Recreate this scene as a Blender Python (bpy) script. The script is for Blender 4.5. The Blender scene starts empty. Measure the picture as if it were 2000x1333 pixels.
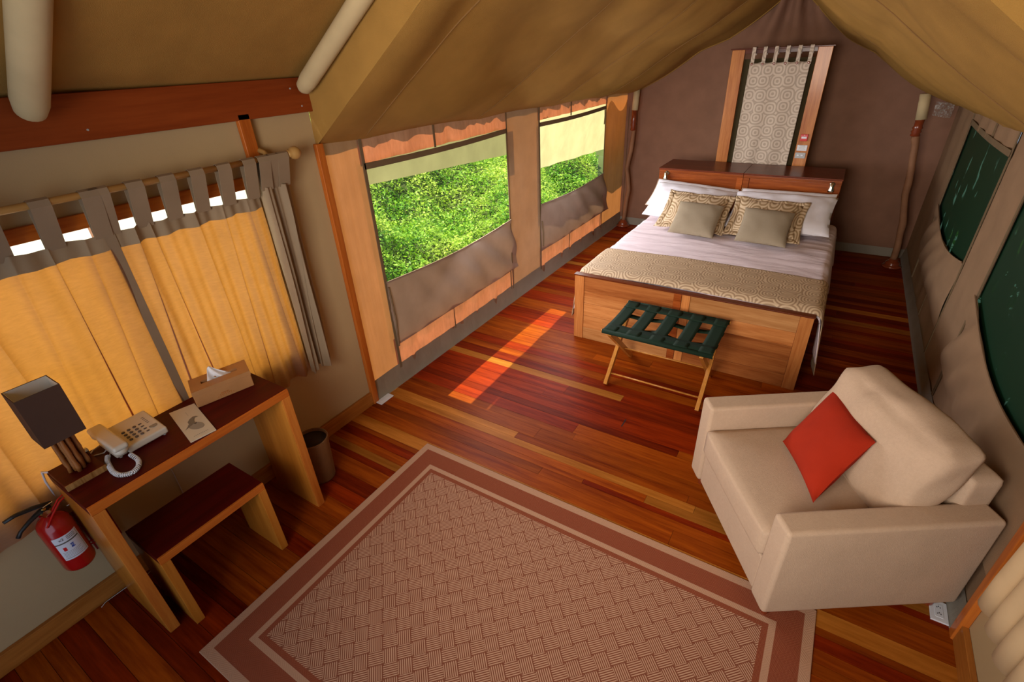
import bpy, bmesh, math, random
import numpy as np
from mathutils import Matrix, Vector, noise
random.seed(7); rng = np.random.default_rng(7)
S = bpy.context.scene; COL = S.collection; PI = math.pi

# ------------------------------------------------------------------ camera, world, sun, light
cam = bpy.data.objects.new('camera', bpy.data.cameras.new('camera')); COL.objects.link(cam)
Rw = ((0.849186400, 0.526368916, -0.042640617), (0.231986043, -0.444357443, -0.865291245), (-0.474410090, 0.724901529, -0.499452540))
C0 = (2.3541, -1.8063, 2.0463)
cam.matrix_world = Matrix(((Rw[0][0], -Rw[1][0], -Rw[2][0], C0[0]), (Rw[0][1], -Rw[1][1], -Rw[2][1], C0[1]), (Rw[0][2], -Rw[1][2], -Rw[2][2], C0[2]), (0, 0, 0, 1)))
cam.data.sensor_width = 36; cam.data.lens = 965.75 / 2000 * 36; cam.data.clip_start = 0.02; cam.data.clip_end = 200
S.camera = cam
S.view_settings.view_transform = 'Standard'; S.view_settings.look = 'None'; S.view_settings.gamma = 1; S.view_settings.use_curve_mapping = False
S.view_settings.exposure = 0.0
W = bpy.data.worlds.new('world'); S.world = W; W.use_nodes = True
bg = W.node_tree.nodes['Background']; bg.inputs[0].default_value = (0.62, 0.78, 1.0, 1); bg.inputs[1].default_value = 1.3
sun = bpy.data.objects.new('sun', bpy.data.lights.new('sun', 'SUN')); COL.objects.link(sun)
sun.data.energy = 12.0; sun.data.angle = math.radians(0.6); sun.data.color = (1.0, 0.90, 0.60)
EL = math.radians(63.6)
sun.rotation_euler = Vector((-math.cos(EL), 0, math.sin(EL))).to_track_quat('Z', 'Y').to_euler()
def area(name, loc, to, sx, sy, power, col):
    l = bpy.data.lights.new(name, 'AREA'); l.shape = 'RECTANGLE'; l.size = sx; l.size_y = sy; l.energy = power; l.color = col
    o = bpy.data.objects.new(name, l); COL.objects.link(o); o.location = loc
    o.rotation_euler = (Vector(loc) - Vector(to)).to_track_quat('Z', 'Y').to_euler(); return o
area('entrance_fill_light', (1.7, -2.5, 1.75), (1.7, 3.2, 0.75), 1.2, 1.0, 35, (1.0, 0.87, 0.74)).data.spread = math.radians(100)  # added fill lamp at the unseen entrance, brightens the room and bed
for i, (yy, p, dy_) in enumerate(((1.07, 22, .5), (2.45, 20, .3))):
    area('daylight_through_window', (0.17, yy, 1.16), (1.9, yy + dy_, 0.45), 1.35, 0.6, p, (0.95, 0.92, 0.97)).data.specular_factor = .15

# ------------------------------------------------------------------ materials
def mk(name):
    m = bpy.data.materials.new(name); m.use_nodes = True; nt = m.node_tree; nt.nodes.clear()
    out = nt.nodes.new('ShaderNodeOutputMaterial'); return m, nt, out
def N(nt, t, **k):
    n = nt.nodes.new('ShaderNode' + t)
    for a, b in k.items(): setattr(n, a, b)
    return n
def lk(nt, a, b): nt.links.new(a, b)
def c4(c): return (c[0], c[1], c[2], 1)
def math_(nt, op, a, b=None):
    n = N(nt, 'Math', operation=op)
    for i, v in enumerate((a, b)):
        if v is None: continue
        if hasattr(v, 'links'): lk(nt, v, n.inputs[i])
        else: n.inputs[i].default_value = v
    return n.outputs[0]
def mixc(nt, f, a, b, bt='MIX'):
    n = N(nt, 'MixRGB', blend_type=bt)
    for i, v in enumerate((f, a, b)):
        if hasattr(v, 'links'): lk(nt, v, n.inputs[i])
        else: n.inputs[i].default_value = v if i == 0 else c4(v)
    return n.outputs[0]
def bump(nt, h, s, d=0.002):
    b = N(nt, 'Bump'); b.inputs['Strength'].default_value = s; b.inputs['Distance'].default_value = d; lk(nt, h, b.inputs['Height']); return b.outputs[0]
def coords(nt, scale=(1, 1, 1), rnd=False):
    tc = N(nt, 'TexCoord'); mp = N(nt, 'Mapping'); mp.inputs['Scale'].default_value = scale
    lk(nt, tc.outputs['Object'], mp.inputs[0])
    if rnd:
        oi = N(nt, 'ObjectInfo'); cx = N(nt, 'CombineXYZ'); a = math_(nt, 'MULTIPLY', oi.outputs['Random'], 37.0)
        for i in range(3): lk(nt, a, cx.inputs[i])
        lk(nt, cx.outputs[0], mp.inputs['Location'])
    return mp.outputs[0]
def noise_(nt, v, scale, detail=4, rough=.55):
    n = N(nt, 'TexNoise'); n.inputs['Scale'].default_value = scale; n.inputs['Detail'].default_value = detail; n.inputs['Roughness'].default_value = rough
    lk(nt, v, n.inputs['Vector']); return n.outputs['Fac']
def ramp(nt, f, stops):
    r = N(nt, 'ValToRGB'); el = r.color_ramp.elements
    while len(el) < len(stops): el.new(.5)
    for e, (p, c) in zip(el, stops): e.position = p; e.color = c4(c) if hasattr(c, '__len__') else (c, c, c, 1)
    lk(nt, f, r.inputs[0]); return r.outputs[0]
def principled(nt, out, col, rough=.5, spec=.5, metal=0, nrm=None, coat=0, crough=.1, sheen=0):
    p = N(nt, 'BsdfPrincipled')
    for key, v in (('Base Color', col), ('Roughness', rough)):
        if hasattr(v, 'links'): lk(nt, v, p.inputs[key])
        else: p.inputs[key].default_value = c4(v) if key == 'Base Color' else v
    p.inputs['Specular IOR Level'].default_value = spec; p.inputs['Metallic'].default_value = metal
    p.inputs['Coat Weight'].default_value = coat; p.inputs['Coat Roughness'].default_value = crough; p.inputs['Sheen Weight'].default_value = sheen
    if nrm: lk(nt, nrm, p.inputs['Normal'])
    lk(nt, p.outputs[0], out.inputs[0]); return p
def plain(name, col, rough=.5, spec=.5, metal=0, var=.12, coat=0, bs=0, bscale=60):
    m, nt, out = mk(name); v = coords(nt); n = noise_(nt, v, 9)
    c = mixc(nt, n, [x * (1 - var) for x in col], [min(1, x * (1 + var)) for x in col])
    nr = bump(nt, noise_(nt, v, bscale), bs) if bs else None
    principled(nt, out, c, rough, spec, metal, nr, coat); return m
def wood(name, dark, light, axis='x', rough=.3, coat=.4, fine=1.0, rnd=True, spec=.14):
    m, nt, out = mk(name); sc = {'x': (1.6, 22, 22), 'y': (22, 1.6, 22), 'z': (22, 22, 1.6)}[axis]
    sc = tuple(s * fine for s in sc); v = coords(nt, sc, rnd)
    n1 = noise_(nt, v, 1.0, 6, .6); n2 = noise_(nt, v, 4.5, 3, .6)
    f = math_(nt, 'ADD', math_(nt, 'MULTIPLY', n1, .7), math_(nt, 'MULTIPLY', n2, .3))
    c = ramp(nt, f, ((.34, dark), (.5, [(a + b) / 2 for a, b in zip(dark, light)]), (.66, light)))
    oi = N(nt, 'ObjectInfo'); b = math_(nt, 'ADD', math_(nt, 'MULTIPLY', oi.outputs['Random'], .5), .72)
    if rnd:
        cm = N(nt, 'MixRGB', blend_type='MULTIPLY'); cm.inputs[0].default_value = 1; lk(nt, c, cm.inputs[1])
        cc = N(nt, 'CombineXYZ'); [lk(nt, b, cc.inputs[i]) for i in range(3)]; lk(nt, cc.outputs[0], cm.inputs[2]); c = cm.outputs[0]
    principled(nt, out, c, rough, spec, 0, bump(nt, n2, .12, .001), coat, .15); return m
def cloth(name, col, trans=0.0, tcol=None, weave=500, var=.08, rough=.9, folds=0, fscale=(1, 1, 1), sheen=0, slub_or_crease=0, bs=.25):
    """woven cloth: diffuse front mixed with light passing through"""
    m, nt, out = mk(name); v = coords(nt); n = noise_(nt, v, 6)
    if slub_or_crease:
        vs = coords(nt, fscale); n = math_(nt, 'ADD', math_(nt, 'MULTIPLY', n, .5), math_(nt, 'MULTIPLY', noise_(nt, vs, slub_or_crease, 3, .7), .5))
    lo = [x * (1 - var) for x in col]; hi = [min(1, x * (1 + var)) for x in col]
    c = ramp(nt, n, ((.3, lo), (.7, hi)))
    h = noise_(nt, v, weave, 2)
    if folds:
        vf = coords(nt, fscale); h = math_(nt, 'ADD', h, math_(nt, 'MULTIPLY', noise_(nt, vf, folds, 3), 6))
    nr = bump(nt, h, bs, .004 if folds else .001)
    p = N(nt, 'BsdfPrincipled'); lk(nt, c, p.inputs['Base Color']); p.inputs['Roughness'].default_value = rough
    p.inputs['Specular IOR Level'].default_value = .15; p.inputs['Sheen Weight'].default_value = sheen; lk(nt, nr, p.inputs['Normal'])
    if trans:
        t = N(nt, 'BsdfTranslucent'); tc = tcol or col
        tt = ramp(nt, n, ((.3, [x * (1 - var) for x in tc]), (.7, [min(1, x * (1 + var)) for x in tc]))); lk(nt, tt, t.inputs[0]); lk(nt, nr, t.inputs['Normal'])
        mx = N(nt, 'MixShader'); mx.inputs[0].default_value = trans; lk(nt, p.outputs[0], mx.inputs[1]); lk(nt, t.outputs[0], mx.inputs[2]); lk(nt, mx.outputs[0], out.inputs[0])
    else: lk(nt, p.outputs[0], out.inputs[0])
    return m
def rings(name, base, line, scale=9, freq=46, axes='xy', rnd=.55, rough=.6):
    """print of concentric rounded rings"""
    m, nt, out = mk(name); tc = N(nt, 'TexCoord'); sp = N(nt, 'SeparateXYZ'); lk(nt, tc.outputs['Object'], sp.inputs[0])
    cb = N(nt, 'CombineXYZ'); ix = {'x': 0, 'y': 1, 'z': 2}
    lk(nt, sp.outputs[ix[axes[0]]], cb.inputs[0]); lk(nt, sp.outputs[ix[axes[1]]], cb.inputs[1])
    vo = N(nt, 'TexVoronoi', voronoi_dimensions='2D', distance='MINKOWSKI'); vo.inputs['Scale'].default_value = scale; vo.inputs['Randomness'].default_value = rnd
    vo.inputs['Exponent'].default_value = 2.6
    lk(nt, cb.outputs[0], vo.inputs['Vector'])
    s = math_(nt, 'SINE', math_(nt, 'MULTIPLY', vo.outputs['Distance'], freq))
    f = ramp(nt, math_(nt, 'ADD', math_(nt, 'MULTIPLY', s, .5), .5), ((.35, 0.0), (.75, 1.0)))
    c = mixc(nt, f, base, line); n = noise_(nt, tc.outputs['Object'], 700, 1)
    principled(nt, out, c, rough, .3, 0, bump(nt, math_(nt, 'ADD', f, n), .25, .0015)); return m
M = {}
M['floor_red'] = wood('floor_red', (.085, .0045, .0005), (.26, .026, .0015), 'x', .42, 0, spec=.07)
M['floor_brown'] = wood('floor_brown', (.15, .018, .001), (.36, .075, .004), 'x', .42, 0, spec=.07)
M['floor_light'] = wood('floor_light', (.26, .08, .007), (.48, .17, .025), 'x', .42, 0, spec=.07)
M['teak'] = wood('teak', (.34, .10, .022), (.62, .27, .085), 'x', .35, .2)
M['teak_b'] = wood('teak_b', (.24, .06, .012), (.48, .17, .045), 'x', .4, 0)
M['teak_c'] = wood('teak_c', (.40, .15, .04), (.66, .33, .12), 'x', .4, 0)
M['teak_v'] = wood('teak_v', (.34, .10, .022), (.58, .24, .07), 'z', .35, .2)
M['teak_dark'] = wood('teak_dark', (.07, .010, .003), (.16, .032, .007), 'x', .32, .15)
M['headboard'] = wood('headboard', (.17, .030, .005), (.40, .10, .018), 'x', .25, .5)
M['mahogany'] = wood('mahogany', (.05, .002, .001), (.10, .004, .002), 'y', .5, .0, rnd=False)
M['edge_y'] = wood('edge_y', (.36, .075, .008), (.58, .16, .02), 'y', .35, .3, rnd=False)
M['edge_z'] = wood('edge_z', (.40, .10, .012), (.62, .22, .035), 'z', .35, .3, rnd=False)
M['leg_wood'] = wood('leg_wood', (.36, .11, .010), (.56, .21, .028), 'z', .35, .3, .6, rnd=False)
M['beam'] = wood('beam', (.19, .032, .006), (.30, .062, .012), 'y', .45, .1, .6, rnd=False)
M['trim_z'] = wood('trim_z', (.36, .08, .010), (.58, .17, .025), 'z', .4, .2, rnd=False)
M['base_y'] = wood('base_y', (.26, .085, .012), (.48, .18, .035), 'y', .4, .2, rnd=False)
M['rack_wood'] = wood('rack_wood', (.40, .15, .025), (.58, .25, .05), 'z', .35, .3, rnd=False)
M['bark'] = plain('bark', (.34, .12, .025), .5, .4, var=.6, bs=1, bscale=45)
M['branch'] = plain('branch', (.27, .13, .065), .7, .3, var=.35, bs=.8, bscale=30)
M['rod_wood'] = plain('rod_wood', (.42, .24, .075), .35, .4, var=.2)
M['turned'] = plain('turned', (.20, .035, .01), .25, .5, coat=.5)
M['wall_paint'] = plain('wall_paint', (.48, .355, .19), .85, .2, var=.04, bs=.15, bscale=160)
M['canvas'] = cloth('canvas', (.46, .32, .22), .55, (.34, .12, .036), folds=3, fscale=(1, 6, .7), slub_or_crease=2.5, var=.13)  # stretched noise paints the shade of wrinkles into the canvas colour
M['canvas_band'] = cloth('canvas_band', (.46, .32, .22), .55, (.45, .135, .058), folds=4, fscale=(1, 8, 1.6), slub_or_crease=3, var=.26)  # stronger streaks, darker wrinkle folds painted into both cloth colours
M['canvas_double'] = cloth('canvas_double', (.45, .33, .235), .26, (.36, .14, .046), folds=3, fscale=(1, 2.2, .7))
M['pocket'] = cloth('pocket', (.40, .30, .24), .20, (.24, .13, .085), folds=3, fscale=(1, 2, 2))
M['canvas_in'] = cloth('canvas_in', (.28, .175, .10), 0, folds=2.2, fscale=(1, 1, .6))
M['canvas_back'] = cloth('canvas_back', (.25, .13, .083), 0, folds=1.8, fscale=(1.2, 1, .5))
M['roof'] = cloth('roof', (.355, .195, .047), 0, folds=1.6, fscale=(.55, 1.6, .55), bs=.5)
M['sleeve'] = cloth('sleeve', (.52, .41, .23), 0)
M['pocket_dark'] = cloth('pocket_dark', (.06, .045, .02), 0)
M['roof_seam'] = cloth('roof_seam', (.24, .13, .045), 0)
M['tape'] = cloth('tape', (.20, .14, .08), .1)
M['skirt'] = cloth('skirt', (.27, .24, .19), .1, folds=6, fscale=(1, 3, 1), rough=.5)
M['flap_olive'] = cloth('flap_olive', (.42, .38, .22), .5, (.34, .30, .16), folds=3)
M['flap_cream'] = cloth('flap_cream', (.75, .66, .42), .6, (.62, .52, .32), folds=6, fscale=(1, 4, .8))
M['curtain'] = cloth('curtain', (.36, .26, .17), .62, (.66, .27, .05), slub_or_crease=26, fscale=(1, 1.0, 5), var=.14)
M['curtain_hem'] = cloth('curtain_hem', (.30, .22, .14), .05)
M['curtain_tan'] = cloth('curtain_tan', (.60, .42, .23), .2)
M['linen_white'] = cloth('linen_white', (.88, .88, .97), 0, folds=5, fscale=(1, 1, 1), var=.02)
M['duvet'] = cloth('duvet', (.86, .74, .78), 0, folds=3.6, fscale=(.8, 3, 1), var=.03, bs=1.0)
M['trim_beige'] = cloth('trim_beige', (.50, .38, .27), 0)
M['greige'] = cloth('greige', (.30, .245, .17), 0, weave=260, slub_or_crease=60, fscale=(4, 1, 1), bs=.5)
M['sofa'] = cloth('sofa', (.50, .36, .25), 0, weave=420, slub_or_crease=90, bs=.35, folds=2)
M['red_cushion'] = cloth('red_cushion', (.34, .022, .006), 0, weave=380, folds=4)
M['rings_gold'] = rings('rings_gold', (.56, .42, .27), (.33, .22, .13), 7.5, 44)
M['rings_sham'] = rings('rings_sham', (.66, .52, .35), (.34, .23, .12), 9, 40, 'xz')
M['rings_wall'] = rings('rings_wall', (.58, .48, .38), (.40, .32, .245), 9.0, 27, 'xz', .3)
M['strap_green'] = cloth('strap_green', (.009, .024, .014), 0, rough=.75)
M['shade_brown'] = cloth('shade_brown', (.085, .045, .03), 0)
M['white_card'] = plain('white_card', (.75, .74, .66), .8)
M['phone'] = plain('phone', (.66, .60, .50), .35, .5, var=.02)
M['phone_key'] = plain('phone_key', (.12, .10, .10), .5)
M['paper'] = plain('paper', (.62, .55, .42), .6, var=.03)
M['ink'] = plain('ink', (.12, .10, .08), .7)
M['ink_grey'] = plain('ink_grey', (.30, .27, .22), .7)
M['ink_soft'] = plain('ink_soft', (.19, .16, .12), .7)
M['wicker'] = plain('wicker', (.19, .09, .032), .6, .4, var=.4, bs=.9, bscale=90)
M['wicker_in'] = plain('wicker_in', (.03, .015, .008), .9)
M['tissue_box'] = plain('tissue_box', (.42, .20, .075), .5, .4, var=.25, bs=.5, bscale=45)
M['black'] = plain('black', (.012, .012, .012), .4)
M['tissue'] = plain('tissue', (.85, .85, .87), .9, var=.02)
M['ext_red'] = plain('ext_red', (.42, .006, .006), .22, .5, var=.03, coat=.6)
M['board_red'] = plain('board_red', (.20, .012, .012), .35, .5)
M['red_plastic'] = plain('red_plastic', (.60, .01, .01), .35)
M['label_white'] = plain('label_white', (.75, .76, .82), .5, var=.02)
M['blue'] = plain('blue', (.02, .06, .35), .5)
M['brass'] = plain('brass', (.75, .45, .12), .25, .5, 1)
M['chrome'] = plain('chrome', (.70, .68, .60), .15, .5, 1)
M['plastic_white'] = plain('plastic_white', (.72, .74, .78), .4, var=.01)
M['plastic_grey'] = plain('plastic_grey', (.42, .43, .42), .4)
M['earth'] = plain('earth', (.07, .09, .025), .95)
M['dark_under'] = plain('dark_under', (.03, .012, .006), .8)
M['hole'] = plain('hole', (.006, .004, .004), .9)
M['cable'] = plain('cable', (.55, .50, .45), .5)
def screen_mat(name, opac, col, trans):
    m, nt, out = mk(name); a = N(nt, 'BsdfTransparent'); a.inputs[0].default_value = c4(trans)
    p = N(nt, 'BsdfPrincipled'); p.inputs['Base Color'].default_value = c4(col); p.inputs['Roughness'].default_value = .5; p.inputs['Specular IOR Level'].default_value = .25
    v = coords(nt, (1, 1.5, .7)); n = noise_(nt, v, 5, 3)
    f = math_(nt, 'MULTIPLY', ramp(nt, n, ((.35, .7), (.65, 1.25))), opac)
    mx = N(nt, 'MixShader'); lk(nt, f, mx.inputs[0]); lk(nt, a.outputs[0], mx.inputs[1]); lk(nt, p.outputs[0], mx.inputs[2]); lk(nt, mx.outputs[0], out.inputs[0]); return m
M['screen'] = screen_mat('screen', .13, (.05, .09, .05), (.93, 1, .93))
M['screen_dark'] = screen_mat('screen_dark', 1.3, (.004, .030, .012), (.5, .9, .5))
def pane_mat():  # pane added as a diffuser, glows white and backlights the curtains evenly
    m, nt, out = mk('diffuser_pane'); t = N(nt, 'BsdfTranslucent'); t.inputs[0].default_value = (.95, .95, .92, 1)
    d = N(nt, 'BsdfDiffuse'); d.inputs[0].default_value = (.8, .8, .8, 1); mx = N(nt, 'MixShader'); mx.inputs[0].default_value = .85
    lk(nt, d.outputs[0], mx.inputs[1]); lk(nt, t.outputs[0], mx.inputs[2]); lk(nt, mx.outputs[0], out.inputs[0]); return m
M['pane'] = pane_mat()
def plastic_sheet():
    m, nt, out = mk('clear_plastic'); a = N(nt, 'BsdfTransparent'); p = N(nt, 'BsdfPrincipled'); p.inputs['Base Color'].default_value = (.5, .47, .42, 1); p.inputs['Roughness'].default_value = .15
    v = coords(nt, (1, 1, 1)); nr = bump(nt, noise_(nt, v, 40), 1, .02); lk(nt, nr, p.inputs['Normal'])
    mx = N(nt, 'MixShader'); lk(nt, ramp(nt, noise_(nt, v, 55), ((.45, .12), (.62, .7))), mx.inputs[0]); lk(nt, a.outputs[0], mx.inputs[1]); lk(nt, p.outputs[0], mx.inputs[2]); lk(nt, mx.outputs[0], out.inputs[0]); return m
M['clear_plastic'] = plastic_sheet()
def leaf_mat(name, c1, c2, c3, hl=(.72, .80, .14)):
    m, nt, out = mk(name); g = N(nt, 'NewGeometry'); c = ramp(nt, g.outputs['Random Per Island'], ((0, c1), (.55, c2), (1, c3)))
    sun_patch = ramp(nt, noise_(nt, g.outputs['Position'], 1.1, 3), ((.42, 0.0), (.62, .75))); c = mixc(nt, sun_patch, c, hl)  # sunlit yellow patches painted into the leaf colour by broad noise
    p = N(nt, 'BsdfPrincipled'); lk(nt, c, p.inputs['Base Color']); p.inputs['Roughness'].default_value = .5; p.inputs['Specular IOR Level'].default_value = .3
    t = N(nt, 'BsdfTranslucent'); lk(nt, mixc(nt, .5, c, (.35, .6, .04)), t.inputs[0]); mx = N(nt, 'MixShader'); mx.inputs[0].default_value = .35
    lk(nt, p.outputs[0], mx.inputs[1]); lk(nt, t.outputs[0], mx.inputs[2]); lk(nt, mx.outputs[0], out.inputs[0]); return m
M['leaf'] = leaf_mat('leaf', (.05, .17, .015), (.15, .40, .03), (.42, .66, .07))
M['leaf_dark'] = leaf_mat('leaf_dark', (.012, .05, .012), (.03, .10, .02), (.10, .2, .03), (.05, .12, .02))  # darker copy of leaf, shade of the right side put into the colours
def rug_mat(hx, hy):
    m, nt, out = mk('rug_weave'); tc = N(nt, 'TexCoord'); sp = N(nt, 'SeparateXYZ'); lk(nt, tc.outputs['Object'], sp.inputs[0]); X, Y = sp.outputs[0], sp.outputs[1]
    d = math_(nt, 'MINIMUM', math_(nt, 'SUBTRACT', hx, math_(nt, 'ABSOLUTE', X)), math_(nt, 'SUBTRACT', hy, math_(nt, 'ABSOLUTE', Y)))
    beige, red = (.46, .265, .165), (.215, .052, .024)
    k = .7071
    U = math_(nt, 'DIVIDE', math_(nt, 'MULTIPLY', math_(nt, 'ADD', X, Y), k), .0571); V = math_(nt, 'DIVIDE', math_(nt, 'MULTIPLY', math_(nt, 'SUBTRACT', X, Y), k), .0571)
    fu = math_(nt, 'FLOOR', U); fv = math_(nt, 'FLOOR', V); par = math_(nt, 'FLOORED_MODULO', math_(nt, 'ADD', fu, fv), 2)
    su = math_(nt, 'SINE', math_(nt, 'MULTIPLY', U, 2 * PI * 7)); sv = math_(nt, 'SINE', math_(nt, 'MULTIPLY', V, 2 * PI * 7))
    n = N(nt, 'Mix'); lk(nt, par, n.inputs[0]); lk(nt, su, n.inputs[2]); lk(nt, sv, n.inputs[3])
    st = ramp(nt, math_(nt, 'ADD', math_(nt, 'MULTIPLY', n.outputs[0], .5), .5), ((.30, 0.0), (.62, 1.0)))
    # small dark knots where four cells meet
    ru = math_(nt, 'SUBTRACT', U, math_(nt, 'ROUND', U)); rv = math_(nt, 'SUBTRACT', V, math_(nt, 'ROUND', V))
    kn = math_(nt, 'LESS_THAN', math_(nt, 'MAXIMUM', math_(nt, 'ABSOLUTE', ru), math_(nt, 'ABSOLUTE', rv)), .085)
    line = math_(nt, 'LESS_THAN', math_(nt, 'MINIMUM', math_(nt, 'ABSOLUTE', ru), math_(nt, 'ABSOLUTE', rv)), .03)
    st2 = math_(nt, 'MULTIPLY', st, math_(nt, 'SUBTRACT', 1, math_(nt, 'MAXIMUM', math_(nt, 'MULTIPLY', kn, .85), math_(nt, 'MULTIPLY', line, .5))))
    pat = mixc(nt, st2, (.20, .062, .032), (.50, .295, .19))
    # pin dots in the red border, fine weave in the beige
    gx = math_(nt, 'SINE', math_(nt, 'MULTIPLY', math_(nt, 'ADD', X, Y), 2 * PI / .0085)); gy = math_(nt, 'SINE', math_(nt, 'MULTIPLY', math_(nt, 'SUBTRACT', X, Y), 2 * PI / .0085))
    dots = math_(nt, 'GREATER_THAN', math_(nt, 'MULTIPLY', gx, gy), .62)
    redc = mixc(nt, math_(nt, 'MULTIPLY', dots, .7), red, (.48, .20, .10)); beic = mixc(nt, math_(nt, 'MULTIPLY', dots, .5), beige, (.25, .11, .06))
    col = pat
    for lim, cc in ((.183, redc), (.160, beic), (.134, redc), (.040, beic)):
        f = math_(nt, 'LESS_THAN', d, lim); q = N(nt, 'MixRGB'); lk(nt, f, q.inputs[0]); lk(nt, col, q.inputs[1]); lk(nt, cc, q.inputs[2]); col = q.outputs[0]
    principled(nt, out, col, .95, .1, 0, bump(nt, math_(nt, 'ADD', st2, math_(nt, 'MULTIPLY', noise_(nt, tc.outputs['Object'], 400, 2), .6)), .35, .002)); return m

# ------------------------------------------------------------------ mesh helpers
BASE = {}
class MB:
    def __init__(s): s.v = []; s.f = []
    def add(s, v, f):
        n = len(s.v); s.v += [tuple(p) for p in v]; s.f += [tuple(i + n for i in q) for q in f]; return s
    def box(s, x0, x1, y0, y1, z0, z1):
        return s.add([(x, y, z) for z in (z0, z1) for y in (y0, y1) for x in (x0, x1)], [(0, 2, 3, 1), (4, 5, 7, 6), (0, 1, 5, 4), (2, 6, 7, 3), (0, 4, 6, 2), (1, 3, 7, 5)])
    def obox(s, c, ax, ay, az):  # centre and three half vectors
        c, ax, ay, az = map(Vector, (c, ax, ay, az))
        return s.add([c + ax * i + ay * j + az * k for k in (-1, 1) for j in (-1, 1) for i in (-1, 1)], [(0, 2, 3, 1), (4, 5, 7, 6), (0, 1, 5, 4), (2, 6, 7, 3), (0, 4, 6, 2), (1, 3, 7, 5)])
    def tube(s, pts, r, n=12, cap=True):
        pts = [Vector(p) for p in pts]; rs = r if hasattr(r, '__len__') else [r] * len(pts); V = []; F = []; up = None
        for i, p in enumerate(pts):
            t = (pts[min(i + 1, len(pts) - 1)] - pts[max(i - 1, 0)]).normalized()
            if up is None: up = t.orthogonal().normalized()
            up = (up - t * up.dot(t)).normalized(); b = t.cross(up)
            V += [p + (up * math.cos(2 * PI * k / n) + b * math.sin(2 * PI * k / n)) * rs[i] for k in range(n)]
        for i in range(len(pts) - 1): F += [(i * n + k, i * n + (k + 1) % n, (i + 1) * n + (k + 1) % n, (i + 1) * n + k) for k in range(n)]
        if cap: F += [tuple(range(n))[::-1], tuple((len(pts) - 1) * n + k for k in range(n))]
        return s.add(V, F)
    def lathe(s, prof, c, n=32, ax='z'):
        V = []; F = []; m = len(prof)
        for r, z in prof:
            for k in range(n):
                a = 2 * PI * k / n; q = (r * math.cos(a), r * math.sin(a), z)
                if ax == 'y': q = (q[0], q[2], q[1])
                if ax == 'x': q = (q[2], q[0], q[1])
                V.append((c[0] + q[0], c[1] + q[1], c[2] + q[2]))
        for i in range(m - 1): F += [(i * n + k, i * n + (k + 1) % n, (i + 1) * n + (k + 1) % n, (i + 1) * n + k) for k in range(n)]
        if prof[0][0] > 1e-4: F.append(tuple(range(n))[::-1])
        if prof[-1][0] > 1e-4: F.append(tuple((m - 1) * n + k for k in range(n)))
        return s.add(V, F)
    def sheet(s, fn, nu, nv):
        V = [fn(i / nu, j / nv) for j in range(nv + 1) for i in range(nu + 1)]
        F = [(j * (nu + 1) + i, j * (nu + 1) + i + 1, (j + 1) * (nu + 1) + i + 1, (j + 1) * (nu + 1) + i) for j in range(nv) for i in range(nu)]
        return s.add(V, F)
    def poly(s, pts, h):  # flat polygon prism, pts 3-D, extruded along h
        h = Vector(h); n = len(pts); P = [Vector(p) for p in pts]
        return s.add(P + [p + h for p in P], [tuple(range(n))[::-1], tuple(range(n, 2 * n))] + [(i, (i + 1) % n, n + (i + 1) % n, n + i) for i in range(n)])
def thing(name, label, cat, loc=(0, 0, 0), rotz=0, group=None):
    o = bpy.data.objects.new(name, None); COL.objects.link(o); o.empty_display_size = .05; o.location = loc; o.rotation_euler = (0, 0, rotz)
    o['label'] = label; o['category'] = cat
    if group: o['group'] = group
    BASE[o.name] = Matrix.Translation(loc) @ Matrix.Rotation(rotz, 4, 'Z'); return o
def obj(name, mb, mat, parent=None, local=False, smooth=False, bev=0, solid=0, sub=0, seg=2):
    """one mesh object; verts are given in world space unless local"""
    me = bpy.data.meshes.new(name); V = mb.v
    B = BASE.get(parent.name) if parent else None
    if B is not None and not local: Bi = B.inverted(); V = [Bi @ Vector(p) for p in V]
    me.from_pydata([tuple(p) for p in V], [], mb.f); me.materials.append(M[mat] if isinstance(mat, str) else mat)
    bm = bmesh.new(); bm.from_mesh(me); bmesh.ops.remove_doubles(bm, verts=bm.verts, dist=1e-6); bmesh.ops.recalc_face_normals(bm, faces=bm.faces); bm.to_mesh(me); bm.free()
    if smooth: me.shade_smooth()
    o = bpy.data.objects.new(name, me); COL.objects.link(o)
    if parent: o.parent = parent
    if B is not None: BASE[o.name] = B
    if solid: m = o.modifiers.new('solid', 'SOLIDIFY'); m.thickness = solid; m.offset = 0
    if bev:
        m = o.modifiers.new('bevel', 'BEVEL'); m.width = bev; m.segments = seg; m.limit_method = 'ANGLE'; m.angle_limit = math.radians(40)
        me.shade_smooth(); w = o.modifiers.new('wn', 'WEIGHTED_NORMAL'); w.keep_sharp = True
    if sub: m = o.modifiers.new('sub', 'SUBSURF'); m.levels = m.render_levels = sub
    return o
def struct(name, mb, mat, parent=None, **k):
    o = obj(name, mb, mat, parent, **k)
    if not parent: o['kind'] = 'structure'
    return o
def tag(o, label, cat, group=None):
    o['label'] = label; o['category'] = cat
    if group: o['group'] = group
    return o
def bx(*a): return MB().box(*a)
def nz(*p): return noise.noise(Vector(p))
def text(s, size, mat, M4, parent, name='lettering'):
    cu = bpy.data.curves.new(name, 'FONT'); cu.body = s; cu.size = size; cu.extrude = .0003; cu.align_x = 'CENTER'; cu.align_y = 'CENTER'; cu.materials.append(M[mat])
    tmp = bpy.data.objects.new('tmp', cu); COL.objects.link(tmp); dg = bpy.context.evaluated_depsgraph_get(); dg.update(); me = bpy.data.meshes.new_from_object(tmp.evaluated_get(dg)); bpy.data.objects.remove(tmp); bpy.data.curves.remove(cu)
    me.name = name; o = bpy.data.objects.new(name, me); COL.objects.link(o); o.parent = parent; B = BASE.get(parent.name, Matrix()); o.matrix_local = B.inverted() @ M4; return o

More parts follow.
